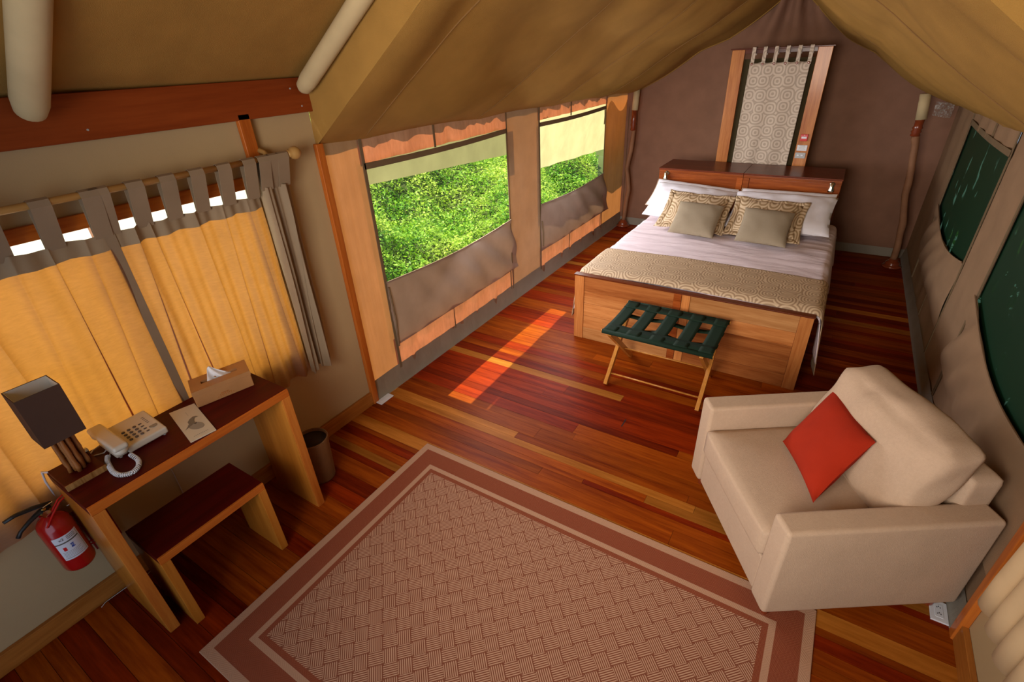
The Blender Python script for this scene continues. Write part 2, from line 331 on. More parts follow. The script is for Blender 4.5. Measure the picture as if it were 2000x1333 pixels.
# ------------------------------------------------------------------ room dimensions
WX, YB, YF = 3.19, 4.62, -2.6
# floor with planks running across the tent
fl = struct('floor', bx(-.05, WX + .05, YF, YB + .05, -.06, -.022), 'dark_under')
forced = {-.145: 'l', .055: 'l', .125: 'l', .815: 'l', -.43: 'l'}
rows = []; y = YF + .01; prng = random.Random(3)
marks = sorted([(-.43, .05), (-.225, .085), (.05, .055), (.105, .05), (.155, .055), (.81, .072)])
while y < YB:
    nx_ = next((m for m in marks if m[0] > y - 1e-3), None)
    if nx_ and nx_[0] - y < .012: w = nx_[1]; rows.append((nx_[0], w, 'floor_light')); y = nx_[0] + w; continue
    w = prng.choice((.095, .095, .1, .085, .06))
    if nx_ and y + w > nx_[0] - .03: w = nx_[0] - y
    r = prng.random(); rows.append((y, w, 'floor_red' if r < .42 else 'floor_brown' if r < .975 else 'floor_light')); y += w
for (y0, w, kind) in rows:
    x = -.0
    while x < WX - .01:
        L = prng.uniform(.9, 2.3)
        if kind == 'floor_light' and abs(y0 - .155) < .01: L = 1.05
        x1 = min(WX, x + L)
        if WX - x1 < .35: x1 = WX
        k2 = kind if prng.random() < .78 else prng.choice(('floor_red', 'floor_brown'))
        if abs(y0 - .155) < .01: k2 = 'floor_light' if .01 < x1 < 1.2 else 'floor_brown'
        dz = prng.uniform(-.0008, .0004)
        obj('plank', bx(x + .0006, x1 - .0006, y0 + .0008, y0 + w - .0008, -.022, dz), k2, fl, bev=0)
        x = x1

# left wall: cream panel (y<0) round a window hidden by curtains
WY0, WY1, WZ0, WZ1 = -2.35, -.43, .66, 1.60
m = MB(); T = .05
m.box(-T, 0, YF, WY0, 0, 2.05); m.box(-T, 0, WY1, 0, 0, 2.05); m.box(-T, 0, WY0, WY1, 0, WZ0); m.box(-T, 0, WY0, WY1, WZ1, 2.05)
wl = struct('wall_left', m, 'wall_paint')
w5 = struct('window_5', bx(-.045, -.04, WY0, WY1, WZ0, WZ1), 'pane')
obj('lintel', bx(-.035, .018, WY0, WY1, 1.553, 1.607), 'edge_y', w5, bev=.003)
obj('sill', bx(-.035, .015, WY0, WY1, .655, .68), 'edge_y', w5, bev=.003)
for yy in (-1.075, -1.72): obj('mullion', bx(-.035, .012, yy - .02, yy + .02, .66, 1.56), 'trim_z', w5, bev=.003)
struct('baseboard_left', bx(0, .022, YF, -.02, 0, .095), 'base_y', bev=.003)
struct('trim_1', bx(0, .03, -.022, .022, 0, 1.69), 'trim_z', bev=.004)
bm_ = struct('trim_2', bx(0, .03, YF, .03, 1.845, 2.0), 'beam', bev=.003)
for yy, zz in ((-.055, 1.875), (-.98, 1.88), (-.1, 1.955)): obj('screw', MB().lathe([(.004, 0), (.004, .002)], (.03, yy, zz), 8, 'x'), 'plastic_grey', bm_)
struct('trim_3', bx(WX - .03, WX, -.022, .022, 0, 1.69), 'trim_z', bev=.004)
struct('baseboard_right', bx(WX - .022, WX, YF, -.02, 0, .095), 'base_y', bev=.003)
struct('wall_front', MB().box(-.05, .45, YF - .05, YF, 0, 2.3).box(2.75, WX + .05, YF - .05, YF, 0, 2.3).box(.45, 2.75, YF - .05, YF, 2.1, 3.0).box(-.05, .45, YF - .05, YF, 2.3, 3.0).box(2.75, WX + .05, YF - .05, YF, 2.3, 3.0), 'wall_paint')
struct('trim_4', bx(.003, .03, -.405, -.345, 1.60, 1.872), 'trim_z', bev=.004)

# left canvas wall
def cpanel(y0, y1, z0, z1, x=0, mat='canvas', amp=.004, name='canvas_panel', parent=None, k=3., nu=None, top=None, sgn=1):
    nu = nu or max(6, int((y1 - y0) / .04)); nv = max(6, int((z1 - z0) / .05))
    def f(u, v):
        yy = y0 + (y1 - y0) * u; zt = z1 if top is None else top(yy); zz = z0 + (zt - z0) * v
        return (x + sgn * (amp * 1.5 * nz(yy * k, zz * 1.2, x + 3) + amp * math.sin(yy * 21 + 2 * nz(yy * 2, zz, 4)) * .5), yy, zz)
    return obj(name, MB().sheet(f, nu, nv), mat, parent, smooth=True)
def eaveL(yy): return 1.685 - .018 * yy
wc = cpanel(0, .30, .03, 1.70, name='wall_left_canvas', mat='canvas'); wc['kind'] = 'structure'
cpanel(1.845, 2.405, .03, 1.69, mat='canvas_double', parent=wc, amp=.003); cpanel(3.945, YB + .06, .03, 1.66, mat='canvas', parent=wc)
for (a, b) in ((.294, 1.85), (2.40, 3.95)):
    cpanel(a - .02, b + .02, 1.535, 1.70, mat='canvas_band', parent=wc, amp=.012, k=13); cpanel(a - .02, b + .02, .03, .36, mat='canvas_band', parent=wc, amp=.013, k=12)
def skirt_mesh(x, s, y0, y1, zt):
    def f(u, v):
        yy = y0 + (y1 - y0) * u; z = zt * v + (.008 * nz(yy * 7, 1, 1) if v == 1 else 0)
        return (x + s * (.006 + .022 * (1 - v) ** 1.6 + .006 * nz(yy * 8, z * 6, 5) * (1 - abs(2 * v - 1))), yy, z + .001)
    return MB().sheet(f, 160, 6)
obj('skirt', skirt_mesh(0, 1, .02, YB, .155), 'skirt', wc, smooth=True)
def tape(pts, w, mat='tape', parent=None, x=0, s=1, name='tape'):
    m = MB()
    for (ya, za), (yb, zb) in zip(pts[:-1], pts[1:]):
        d = Vector((0, yb - ya, zb - za)); L = d.length; d.normalize(); n_ = Vector((0, -d.z, d.y)) * w / 2
        m.obox((x + s * .006, (ya + yb) / 2, (za + zb) / 2), (.0025, 0, 0), d * (L / 2), n_)
    return obj(name, m, mat, parent)
def tape_curve(fn, a, b, n, w, **k): return tape([(a + (b - a) * i / n, fn(a + (b - a) * i / n)) for i in range(n + 1)], w, **k)
def fleft(y0, y1, ztop, zbot, sag):  # top edge of a storage pocket, slack in the middle
    return lambda yy: ztop - sag * math.sin(PI * (yy - y0) / (y1 - y0))
def window(idx, y0, y1, x, s, zt, mat, pock_mat, sag, dy, flap=None):
    w = obj('window_%d' % idx, MB().sheet(lambda u, v: (x - s * (.018 if s > 0 else .010) + s * .002 * nz((y0 + (y1 - y0) * u) * 3, v * 2, idx), y0 - (.05 if s > 0 else .13) + (y1 - y0 + (.1 if s > 0 else .26)) * u, .29 + (zt + .04 - .29) * v), 30, 20), mat, smooth=True)
    w['kind'] = 'structure'
    ptop = fleft(y0, y1, .79, .31, sag)
    def pf(u, v):
        yy = y0 + (y1 + dy * (1 - v) - y0) * u; zz = .31 + (ptop(y0 + (y1 - y0) * u) - .31) * v
        bul = .035 * math.sin(PI * v) ** .8 * math.sin(PI * u) ** .6 + .012 * nz(yy * 3, zz * 4, idx) + .020 * math.sin((yy * 1.1 + zz * 1.3) * 16 + 3 * nz(yy, zz, 9)) * (u ** 1.2) * math.sin(PI * v) ** .5
        return (x + s * (.012 + bul), yy, zz)
    obj('storage_pocket', MB().sheet(pf, 60, 22), pock_mat, w, smooth=True)
    tape_curve(lambda yy: ptop(yy) - .004, y0, y1, 24, .012, parent=w, x=x + s * .012, s=s, name='binding', mat=pock_mat)
    tape([(y0, .12), (y0, 1.68)], .022, parent=w, x=x, s=s); tape([(y1, .12), (y1, 1.66)], .014, parent=w, x=x, s=s)
    tape_curve(lambda yy: zt - .01 - .012 * math.sin(PI * (yy - y0) / (y1 - y0)), y0, y1, 16, .036, parent=w, x=x, s=s)
    ym = y0 + (y1 - y0) * .42
    tape([(ym, zt), (ym, 1.67)], .018, parent=w, x=x, s=s); tape([(ym, .13), (ym, .33)], .012, parent=w, x=x, s=s); tape([(y1 - .03, .13), (y1 - .03, .33)], .012, parent=w, x=x, s=s)
    return w
w1 = window(1, .294, 1.85, 0, 1, 1.53, 'screen', 'pocket', .035, .11)
w2 = window(2, 2.40, 3.95, 0, 1, 1.51, 'screen', 'pocket', .03, .2)
obj('outer_flap', MB().sheet(lambda u, v: (-.03 - .05 * v + .008 * nz(u * 9, v, 2), 0.285 + 1.68 * u, 1.56 - (.165 + .085 * u) * v), 40, 6), 'flap_olive', w1, smooth=True)
obj('outer_flap', MB().sheet(lambda u, v: (-.035 - .20 * v + (.012 + .02 * (1 - v)) * math.sin(u * 26 + 2 * nz(u * 4, v, 1)), 2.36 + 2.27 * u, 1.55 - (.50 + .10 * u) * v), 90, 14), 'flap_cream', w2, smooth=True)
obj('strap', MB().tube([(.012, 3.90, 1.5), (.014, 3.905, 1.42), (.012, 3.90, 1.33)], .006, 6), 'tape', w2)
obj('strap', MB().tube([(.02, 2.41, .62), (.028, 2.42, .5), (.02, 2.43, .36)], .007, 6), 'tape', w2)
obj('strap', MB().tube([(.02, .300, .75), (.03, .305, .5), (.02, .300, .30)], .006, 6), 'tape', w1)

# right canvas wall
eaveR = 1.60
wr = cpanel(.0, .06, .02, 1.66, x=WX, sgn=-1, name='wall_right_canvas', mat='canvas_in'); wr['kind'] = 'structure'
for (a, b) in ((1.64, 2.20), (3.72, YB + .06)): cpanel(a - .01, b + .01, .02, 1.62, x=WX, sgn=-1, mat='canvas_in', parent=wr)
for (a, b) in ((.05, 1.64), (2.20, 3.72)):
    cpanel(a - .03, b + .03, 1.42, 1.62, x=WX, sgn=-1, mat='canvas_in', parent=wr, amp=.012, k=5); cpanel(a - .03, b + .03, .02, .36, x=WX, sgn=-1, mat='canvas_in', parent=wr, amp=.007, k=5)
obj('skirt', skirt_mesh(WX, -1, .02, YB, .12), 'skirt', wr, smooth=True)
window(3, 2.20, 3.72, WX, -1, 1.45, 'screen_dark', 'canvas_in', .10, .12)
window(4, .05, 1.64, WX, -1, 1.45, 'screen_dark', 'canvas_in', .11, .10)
struct('wall_right', bx(WX, WX + .05, YF, 0, 0, 2.05), 'wall_paint')
tag(obj('plastic_sheet', MB().sheet(lambda u, v: (3.0 + .14 * u, 4.50 + .012 * math.sin(u * 9 + v * 5), 1.52 - .12 * v - .02 * u), 10, 8), 'clear_plastic', smooth=True), 'clear crinkled plastic sheet tucked under the roof in the far right corner', 'plastic sheet')

# roof
def lerp(P, x):
    for (a, b), (c, d) in zip(P[:-1], P[1:]):
        if x <= c: t = (x - a) / (c - a); return b + (d - b) * t
    return P[-1][1]
PF = [(0, 1.675), (.83, 2.25), (1.63, 2.80), (2.4, 2.25), (WX, 1.62)]
PB = [(0, 1.60), (.16, 1.65), (.6, 1.89), (1.09, 2.145), (1.48, 2.405), (1.66, 2.53), (1.84, 2.385), (2.18, 2.09), (2.8, 1.695), (WX, 1.47)]
def roofz(x, yy):
    t = min(1, max(0, yy / YB)); z = lerp(PF, x) * (1 - t) + lerp(PB, x) * t
    e = min(x, abs(x - 1.64), WX - x) / .8; w = max(0, min(1, e))
    w *= min(1, max(0, yy) / .3)
    z -= .05 * math.sin(PI * w / 1.0) * abs(math.sin(PI * (yy - .33) / 1.15)) + .025 * nz(x * 1.5, yy * 2.2, 7) * w + .012 * w ** .5 * math.sin(9 * yy + 2.5 * x + 2 * nz(x * 2, yy, 3))
    return z
def rs(x0, x1):
    def f(u, v):
        x = x0 + (x1 - x0) * u; yy = .0 + (YB + .01) * v
        return (x, yy, roofz(x, yy) + (.016 * abs(math.sin(PI * (yy - .35) / 1.15)) - .006 if (x < .05 or x > WX - .05) else 0))
    return MB().sheet(f, 44, 150)
cl = struct('ceiling', rs(.004, 1.64), 'roof', smooth=True)
obj('roof_panel', rs(1.64, WX - .004), 'roof', cl, smooth=True)
for ys in (.33, 1.45, 2.62, 3.75):
    for xa, xb in ((.01, 1.62), (1.66, WX - .01)):
        obj('seam', MB().tube([(xa + (xb - xa) * i / 30, ys + .012 * nz(i * .2, ys, 1), roofz(xa + (xb - xa) * i / 30, ys) - .003) for i in range(31)], .003, 5), 'roof_seam', cl)
obj('outer_fly', MB().add([(-.06, .03, 1.75), (-.06, YB + .3, 1.70), (1.64, YB + .3, 2.75), (1.64, .03, 3.0), (WX + .06, YB + .3, 1.6), (WX + .06, .03, 1.75)], [(0, 1, 2, 3), (3, 2, 4, 5)]), 'canvas_in', cl, solid=.01)
# entrance ceiling (y<0), higher, with a gusset down to the tent roof
def fz(x): return 1.995 + .6 * min(x, WX - x)
obj('entrance_panel', MB().sheet(lambda u, v: (.0 + 1.6 * u, YF + (-YF) * v, fz(1.6 * u) + .01 * nz(u * 3, v * 4, 1)), 20, 40), 'roof', cl, smooth=True)
obj('entrance_panel', MB().sheet(lambda u, v: (1.6 + 1.59 * u, YF + (-YF) * v, fz(1.6 + 1.59 * u) + .01 * nz(u * 3, v * 4, 2)), 20, 40), 'roof', cl, smooth=True)
obj('outer_fly', MB().add([(-.06, YF - .1, 2.06), (-.06, 0, 2.06), (1.6, 0, 3.06), (1.6, YF - .1, 3.06), (WX + .06, 0, 2.06), (WX + .06, YF - .1, 2.06)], [(0, 1, 2, 3), (3, 2, 4, 5)]), 'canvas_in', cl, solid=.01)
def gus(u, v):
    x = WX * u; a = lerp(PF, x); b = max(a, fz(x)); yy = .0 + .012 * math.sin(x * 9) * math.sin(PI * v)
    return (x, yy + .004 * nz(x * 8, v * 3, 2), a + (b - a) * v)
obj('gusset', MB().sheet(gus, 60, 8), 'roof', cl, smooth=True)
obj('seam', MB().tube([(.012, .006, 1.69), (.83, .004, 2.252)], .003, 5), 'tape', cl)
obj('seam', MB().tube([(.01, .012, 1.70), (.012, .02, 1.86)], .003, 5), 'tape', cl)
for (yy, r, x1, z1, lb) in ((-.045, .042, 1.3, 2.77, 'beige canvas sleeved roof pole ending above the right end of the dark red beam'), (-1.125, .05, 1.2, 2.82, 'beige canvas sleeved roof pole crossing the dark red beam near the top left corner')):
    P = [Vector((.045, yy, 1.945)).lerp(Vector((x1, yy, z1)), t) for t in (0, .015, .05, .3, .6, 1)]
    tag(obj('roof_pole', MB().tube(P, [r * .45, r * .85, r, r, r, r], 20), 'sleeve', smooth=True), lb, 'pole')

# back wall with pleats near the peak
def bw(u, v):
    x = -.03 + (WX + .06) * u; zt = roofz(min(WX, max(0, x)), YB) + .02; z = zt * v
    pl = math.exp(-((x - 1.64) / .55) ** 2) * max(0, (z - 1.7)) * .09 * math.sin(math.atan2(x - 1.64, 2.75 - z) * 16)
    return (x, YB - .008 * nz(x * 2, z * 1.6, 3) * 2 - pl + .01, z)
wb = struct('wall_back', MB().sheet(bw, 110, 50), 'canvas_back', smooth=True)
obj('skirt', MB().sheet(lambda u, v: (.0 + WX * u, YB - .03 + .022 * v + .004 * nz(u * 20, v, 1), .09 * v + .001), 80, 4), 'skirt', wb, smooth=True)
obj('seam', MB().tube([(.04 + i * .0, YB - .01, .1 + i * .15) for i in range(10)], .003, 5), 'tape', wb)
# edge piping where roof meets back wall
obj('piping', MB().tube([(x, YB - .03, roofz(x, YB) - .004) for x in np.linspace(.02, WX - .02, 60)], .006, 6), 'roof', cl)

# ------------------------------------------------------------------ rug
hx, hy = 1.048, .7125
rg = thing('area_rug', 'flat woven rust and beige rug with a basket weave field and striped border', 'rug', (1.665, -.8695, 0))
o = obj('weave', bx(-hx, hx, -hy, hy, .0012, .009), rug_mat(hx, hy), rg, local=True, bev=.003)

# ------------------------------------------------------------------ desk and bench
dk = thing('writing_desk', 'narrow dark mahogany writing desk with slab sides under the curtained window', 'desk', (.24, -1.19, 0))
x0, x1, y0, y1 = .083, .43, -1.60, -.788
obj('tabletop', bx(x0, x1 - .012, y0, y1, .712, .75), 'mahogany', dk, bev=.002)
obj('edge_strip', bx(x1 - .0115, x1, y0 + .0006, y1 - .0006, .712, .7495), 'edge_y', dk, bev=.002)
for (a, b) in ((y0, y0 + .042), (y1 - .042, y1)):
    p = obj('side_panel', bx(x0, x1 - .012, a, b, 0, .7115), 'leg_wood', dk, bev=.002)
    obj('edge_strip', bx(x1 - .0115, x1, a + .0006, b - .0006, 0, .7115), 'edge_z', p, bev=.002)
bn = thing('stool', 'low slab sided stool with dark mahogany seat in front of the writing desk', 'stool', (.36, -1.29, 0))
x0, x1, y0, y1 = .225, .492, -1.52, -1.065
obj('seat', bx(x0, x1 - .012, y0, y1, .39, .425), 'mahogany', bn, bev=.002)
obj('edge_strip', bx(x1 - .0115, x1, y0, y1, .39, .425), 'edge_y', bn, bev=.002)
for (a, b) in ((y0, y0 + .035), (y1 - .035, y1)):
    p = obj('side_panel', bx(x0, x1 - .012, a, b, 0, .3895), 'leg_wood', bn, bev=.002); obj('edge_strip', bx(x1 - .0115, x1, a, b, 0, .3895), 'leg_wood', p, bev=.002)

# ------------------------------------------------------------------ desk lamp
lp = thing('table_lamp', 'table lamp with square brown shade and branch stem on the left end of the desk', 'lamp', (.19, -1.525, .75))
m = obj('base', bx(.115, .27, -1.598, -1.468, .7505, .775), 'mahogany', lp, bev=.002)
obj('edge_strip', bx(.2705, .274, -1.598, -1.468, .7505, .775), wood('striped_end', (.22, .08, .015), (.62, .35, .12), 'z', .4, .2, 1.6), lp)
for i in range(15):
    a = i * 2.4; r = .0095 * math.sqrt(i); cx, cy = .19 + r * math.cos(a) * 1.0, -1.525 + r * math.sin(a)
    m = MB().tube([(cx + (cx - .19) * .04 * (1 - t) + .004 * nz(i, t * 5, 0), cy + (cy + 1.525) * .04 * (1 - t) + .004 * nz(i, t * 4, 5), .776 + .185 * t) for t in np.linspace(0, 1, 10)], [.0075 + .003 * nz(i * 3, t * 6, 2) for t in np.linspace(0, 1, 10)], 8)
    obj('stick', m, 'bark', lp, smooth=True)
def frame_walls(x0, x1, y0, y1, z0, z1, t):
    return MB().box(x0, x1, y0, y0 + t, z0, z1).box(x0, x1, y1 - t, y1, z0, z1).box(x0, x0 + t, y0 + t, y1 - t, z0, z1).box(x1 - t, x1, y0 + t, y1 - t, z0, z1)
sh = obj('lamp_shade', frame_walls(.13, .245, -1.583, -1.456, .93, 1.13, .0025), 'shade_brown', lp)
obj('shade_lining', frame_walls(.1326, .2424, -1.5804, -1.4586, .931, 1.129, .0012), 'white_card', sh)
obj('bulb_holder', MB().lathe([(.013, .955), (.014, .99), (.02, 1.0), (.03, 1.03), (.028, 1.05), (.001, 1.07)], (.19, -1.525, 0), 20), 'white_card', lp, smooth=True)
obj('shade_ring', MB().tube([(.133, -1.52, 1.0), (.242, -1.52, 1.0)], .002, 6), 'chrome', sh)
obj('cord', MB().tube([(.115, -1.575, .757), (.085, -1.60, .757), (.062, -1.606, .753), (.045, -1.612, .70), (.035, -1.615, .5)], .004, 8), 'plastic_white', lp, smooth=True)
obj('switch', MB().lathe([(.001, 0), (.010, .004), (.013, .014), (.009, .024), (.001, .028)], (.135, -1.478, .7755), 16), 'chrome', lp, smooth=True)

# ------------------------------------------------------------------ telephone
ph = thing('telephone', 'cream corded desk telephone with handset on its left side on the writing desk', 'telephone', (.18, -1.32, .75))
def wedge(x0, x1, y0, y1, z0, zb, zf):
    return MB().add([(x0, y0, z0), (x1, y0, z0), (x1, y1, z0), (x0, y1, z0), (x0, y0, zb), (x1, y0, zf), (x1, y1, zf), (x0, y1, zb)], [(3, 2, 1, 0), (4, 5, 6, 7), (0, 1, 5, 4), (1, 2, 6, 5), (2, 3, 7, 6), (3, 0, 4, 7)])
obj('base', wedge(.088, .262, -1.385, -1.235, .756, .808, .785), 'phone', ph, bev=.007, seg=3)
obj('cradle', wedge(.10, .25, -1.425, -1.384, .756, .795, .779), 'phone', ph, bev=.006)
for fx, fy in ((.1, -1.25), (.25, -1.25), (.1, -1.41), (.24, -1.41)): obj('foot', MB().lathe([(.006, .7503), (.006, .757)], (fx, fy, 0), 10), 'plastic_grey', ph)
def topz(x): return .808 + (x - .088) / (.262 - .088) * (.785 - .808)
for r_ in range(4):
    for c_ in range(3):
        x_ = .166 + .0205 * r_; y_ = -1.352 + .0205 * c_; obj('key', MB().lathe([(.0065, 0), (.0065, .0032), (.005, .0042)], (x_, y_, topz(x_) - .0005), 12), 'phone_key', ph)
for r_ in range(4): x_ = .166 + .0205 * r_; obj('key', bx(x_ - .003, x_ + .003, -1.295, -1.284, topz(x_) - .001, topz(x_) + .002), 'phone_key', ph)
for i in range(5): x_ = .135 + .011 * i; obj('memory_mark', bx(x_ - .0015, x_ + .0015, -1.270, -1.260, topz(x_), topz(x_) + .0007), 'phone_key', ph)
obj('speaker_grille', MB().lathe([(.015, 0), (.015, .001), (.001, .0012)], (.212, -1.262, topz(.212) - .0003), 24), 'ink_grey', ph)
obj('handset', MB().box(.055, .292, -1.432, -1.378, .803, .828), 'phone', ph, bev=.011, seg=4)
for xx in (.078, .262): obj('ear_cap', MB().lathe([(.022, .782), (.026, .79), (.026, .806)], (xx, -1.405, 0), 20), 'phone', ph, smooth=True)
def coil(path, R, turns, r, n=10):
    P = [Vector(p) for p in path]; L = len(P) - 1; out = []; T_ = turns * n
    for i in range(T_ + 1):
        t = i / T_ * L; k = min(int(t), L - 1); f = t - k
        p0, p1, p2, p3 = P[max(k - 1, 0)], P[k], P[k + 1], P[min(k + 2, L)]
        c = .5 * ((2 * p1) + (p2 - p0) * f + (2 * p0 - 5 * p1 + 4 * p2 - p3) * f * f + (3 * p1 - p0 - 3 * p2 + p3) * f ** 3)
        d = (p2 - p1).normalized(); u_ = d.cross(Vector((0, 0, 1))).normalized(); w_ = u_.cross(d); a = 2 * PI * i / n
        out.append(c + (u_ * math.cos(a) + w_ * math.sin(a)) * R)
    return MB().tube(out, r, 5)
obj('coiled_cord', coil([(.288, -1.39, .768), (.335, -1.388, .761), (.375, -1.405, .761), (.39, -1.435, .761), (.365, -1.462, .761), (.325, -1.468, .761), (.28, -1.462, .761), (.235, -1.452, .761), (.205, -1.438, .761)], .0075, 44, .0022), 'plastic_white', ph, smooth=True)
obj('cord', MB().tube([(.21, -1.437, .757), (.19, -1.425, .758), (.185, -1.41, .765)], .0022, 6), 'plastic_white', ph)
obj('cord', MB().tube([(.10, -1.42, .76), (.10, -1.45, .755), (.125, -1.475, .754), (.14, -1.462, .754), (.16, -1.435, .756), (.16, -1.42, .765)], .0026, 6), 'plastic_white', ph, smooth=True)

# ------------------------------------------------------------------ booklet
A = Vector((.125, -1.168, .751)); B_ = Vector((.152, -1.072, .751)); D_ = Vector((.406, -1.226, .751)); C_ = Vector((.421, -1.128, .751))
bk = thing('booklet', 'cream booklet with a bird drawing lying on the desk between phone and tissue box', 'booklet', (.27, -1.15, .75))
obj('cover', MB().poly([A, D_, C_, B_], (0, 0, .004)), 'paper', bk)
def onb(u, v, h=.0045): return A.lerp(D_, u).lerp(B_.lerp(C_, u), v) + Vector((0, 0, h))   # u down the page, v across
def flat(pts, h=.0045): return MB().poly([onb(u, v, h) for u, v in pts], (0, 0, .0003))
obj('rock_drawing', flat([(.66 + .115 * math.cos(a) + .05 * math.sin(a), .52 + .27 * math.sin(a)) for a in np.linspace(0, 2 * PI, 24, endpoint=False)]), 'ink_grey', bk)
obj('bird_drawing', flat([(.66, .10), (.56, .34), (.48, .34), (.42, .46), (.38, .62), (.40, .74), (.44, .80), (.43, .66), (.50, .58), (.56, .56), (.585, .48)], .0049), 'ink_soft', bk)
obj('perch_mark', flat([(.58, .50), (.62, .52), (.60, .60), (.57, .62)], .0049), 'ink', bk)
m = MB()
for i in range(9): v = .22 + i * .065; m.poly([onb(.90, v, .0045), onb(.915, v, .0045), onb(.915, v + .035, .0045), onb(.90, v + .035, .0045)], (0, 0, .0002))
obj('title_line', m, 'ink_grey', bk)
obj('title_line', flat([(.16, .50), (.30, .51), (.30, .52), (.16, .51)]), 'ink_grey', bk)

# ------------------------------------------------------------------ tissue box
a = math.radians(12)
tb = thing('tissue_box', 'wooden tissue box with a white tissue on the right part of the desk', 'tissue box', (.178, -.935, .7505), -a * 0)
ex = Vector((.11, -.045, 0)).normalized(); ey = Vector((.06, .225, 0)).normalized(); c0 = Vector((.172, -.940, .79))
hxv, hyv = ex * .062, ey * .122
def ob(name, c, a, b, z0, z1, mat, par, **k):
    return obj(name, MB().obox(Vector((c.x, c.y, (z0 + z1) / 2)), a, b, (0, 0, (z1 - z0) / 2)), mat, par, **k)
ob('box', c0, hxv, hyv, .7505, .812, 'tissue_box', tb, bev=.003)
m = MB()
for sx in (-1, 1): m.obox(Vector((c0.x, c0.y, .8225)) + ex * .038 * sx, ex * .026, hyv * 1.01, (0, 0, .010))
for sy in (-1, 1): m.obox(Vector((c0.x, c0.y, .8225)) + ey * .1 * sy, ex * .0119, ey * .023, (0, 0, .010))
obj('lid', m, 'tissue_box', tb)
ob('slot', c0, ex * .0125, ey * .078, .8122, .814, 'black', tb)
m = MB()
for i in range(7): 
    for j in range(3): m.lathe([(.002, 0), (.0015, .001)], tuple(c0 + hxv * 1.005 + ey * (.012 * (i - 3)) * (.4 + .25 * j) + Vector((0, 0, -.012 - .007 * j))), 6, 'x')
obj('carved_motif', m, 'edge_y', tb)
def tis(u, v):
    w = (1 - v) ** .8; base = c0 + ey * (-.055 + .11 * u) + Vector((0, 0, .028)); top = c0 + ey * (-.035 + .02 * u) + Vector((0, 0, .085)) - ex * .02
    return base.lerp(top, v) + ex * .012 * math.sin(u * 11 + v * 3) * w + Vector((0, 0, .01 * math.sin(PI * u) * v))
obj('tissue', MB().sheet(tis, 24, 14), 'tissue', tb, smooth=True, solid=.001)

# ------------------------------------------------------------------ waste basket
wbk = thing('waste_basket', 'small round woven waste basket behind the right side of the desk', 'basket', (.262, -.655, 0))
cx, cy = .262, -.660
m = MB(); n = 40; prof = []
for i in range(29): z = .004 + .276 * i / 28; prof.append((.068 + .016 * i / 28 + .0022 * (i % 2), z))
obj('body', m.lathe(prof + [(.080, .28), (.064, .012)], (cx, cy, 0), 48), 'wicker', wbk, smooth=True)
obj('liner', MB().lathe([(.0635, .014), (.0785, .268)], (cx, cy, 0), 40), 'wicker_in', wbk, smooth=True)
obj('rim', MB().tube([(cx + .084 * math.cos(t), cy + .084 * math.sin(t), .281) for t in np.linspace(0, 2 * PI, 41)], .0045, 8), 'wicker', wbk, smooth=True)

# ------------------------------------------------------------------ fire extinguisher
fe = thing('fire_extinguisher', 'red fire extinguisher with white instruction label hung on the wall beside the desk', 'extinguisher', (.106, -1.665, .3))
ec = (.106, -1.667)
prof = [(.03, .300), (.046, .303), (.052, .312), (.054, .325), (.054, .525), (.050, .545), (.038, .562), (.022, .572), (.016, .578)]
obj('cylinder', MB().lathe(prof, (ec[0], ec[1], 0), 40), 'ext_red', fe, smooth=True)
lb_ = MB().sheet(lambda u, v: (ec[0] + .0547 * math.cos(-.75 + 1.55 * u), ec[1] + .0547 * math.sin(-.75 + 1.55 * u), .375 + .12 * v), 16, 2)
lab = obj('label', lb_, 'label_white', fe, smooth=True)
def on(u, v, w, h, mat, name='print'):
    return obj(name, MB().sheet(lambda a_, b_: (ec[0] + .0551 * math.cos(-.75 + 1.55 * (u + w * a_)), ec[1] + .0551 * math.sin(-.75 + 1.55 * (u + w * a_)), .375 + .12 * (v + h * b_)), 6, 1), mat, lab)
on(.0, .70, .92, .05, 'ink'); on(.48, .43, .13, .17, 'blue'); on(.18, .40, .12, .15, 'red_plastic'); on(.03, .06, .9, .012, 'ink_grey'); on(.93, .04, .012, .92, 'ink')
for k, (u, w) in enumerate(((.5, .34), (.5, .34), (.5, .34))): on(u, .92 - .055 * k, w, .02, 'ink')
for k in range(6): on(.08 + .02 * (k % 2), .33 - .05 * k, .72 - .06 * (k % 3), .012, 'ink_grey')
def on_text(s, u, v, size, mat):
    an = -.75 + 1.55 * u; p = Vector((ec[0] + .0556 * math.cos(an), ec[1] + .0556 * math.sin(an), .375 + .12 * v)); nrm = Vector((math.cos(an), math.sin(an), 0)); rt = Vector((-math.sin(an), math.cos(an), 0))
    Mx = Matrix(((rt.x, 0, nrm.x, p.x), (rt.y, 0, nrm.y, p.y), (rt.z, 1, nrm.z, p.z), (0, 0, 0, 1))); return text(s, size, mat, Mx, lab)
on_text('x2', .30, .88, .016, 'ink'); on_text('P2', .545, .515, .014, 'label_white')
obj('valve', MB().lathe([(.015, .578), (.015, .588), (.018, .59), (.018, .598), (.011, .602), (.011, .615)], (ec[0], ec[1], 0), 20), 'brass', fe, smooth=True)
obj('gauge', MB().lathe([(.013, 0), (.013, .008), (.001, .009)], (ec[0] + .015, ec[1], .598), 20, 'x'), 'chrome', fe)
obj('carry_handle', MB().tube([(ec[0], ec[1] + .022, .607), (ec[0] + .002, ec[1] - .01, .608), (ec[0] + .012, ec[1] - .05, .598), (ec[0] + .018, ec[1] - .085, .582), (ec[0] + .02, ec[1] - .10, .566)], [.008, .010, .008, .007, .0075], 10), 'black', fe, smooth=True)
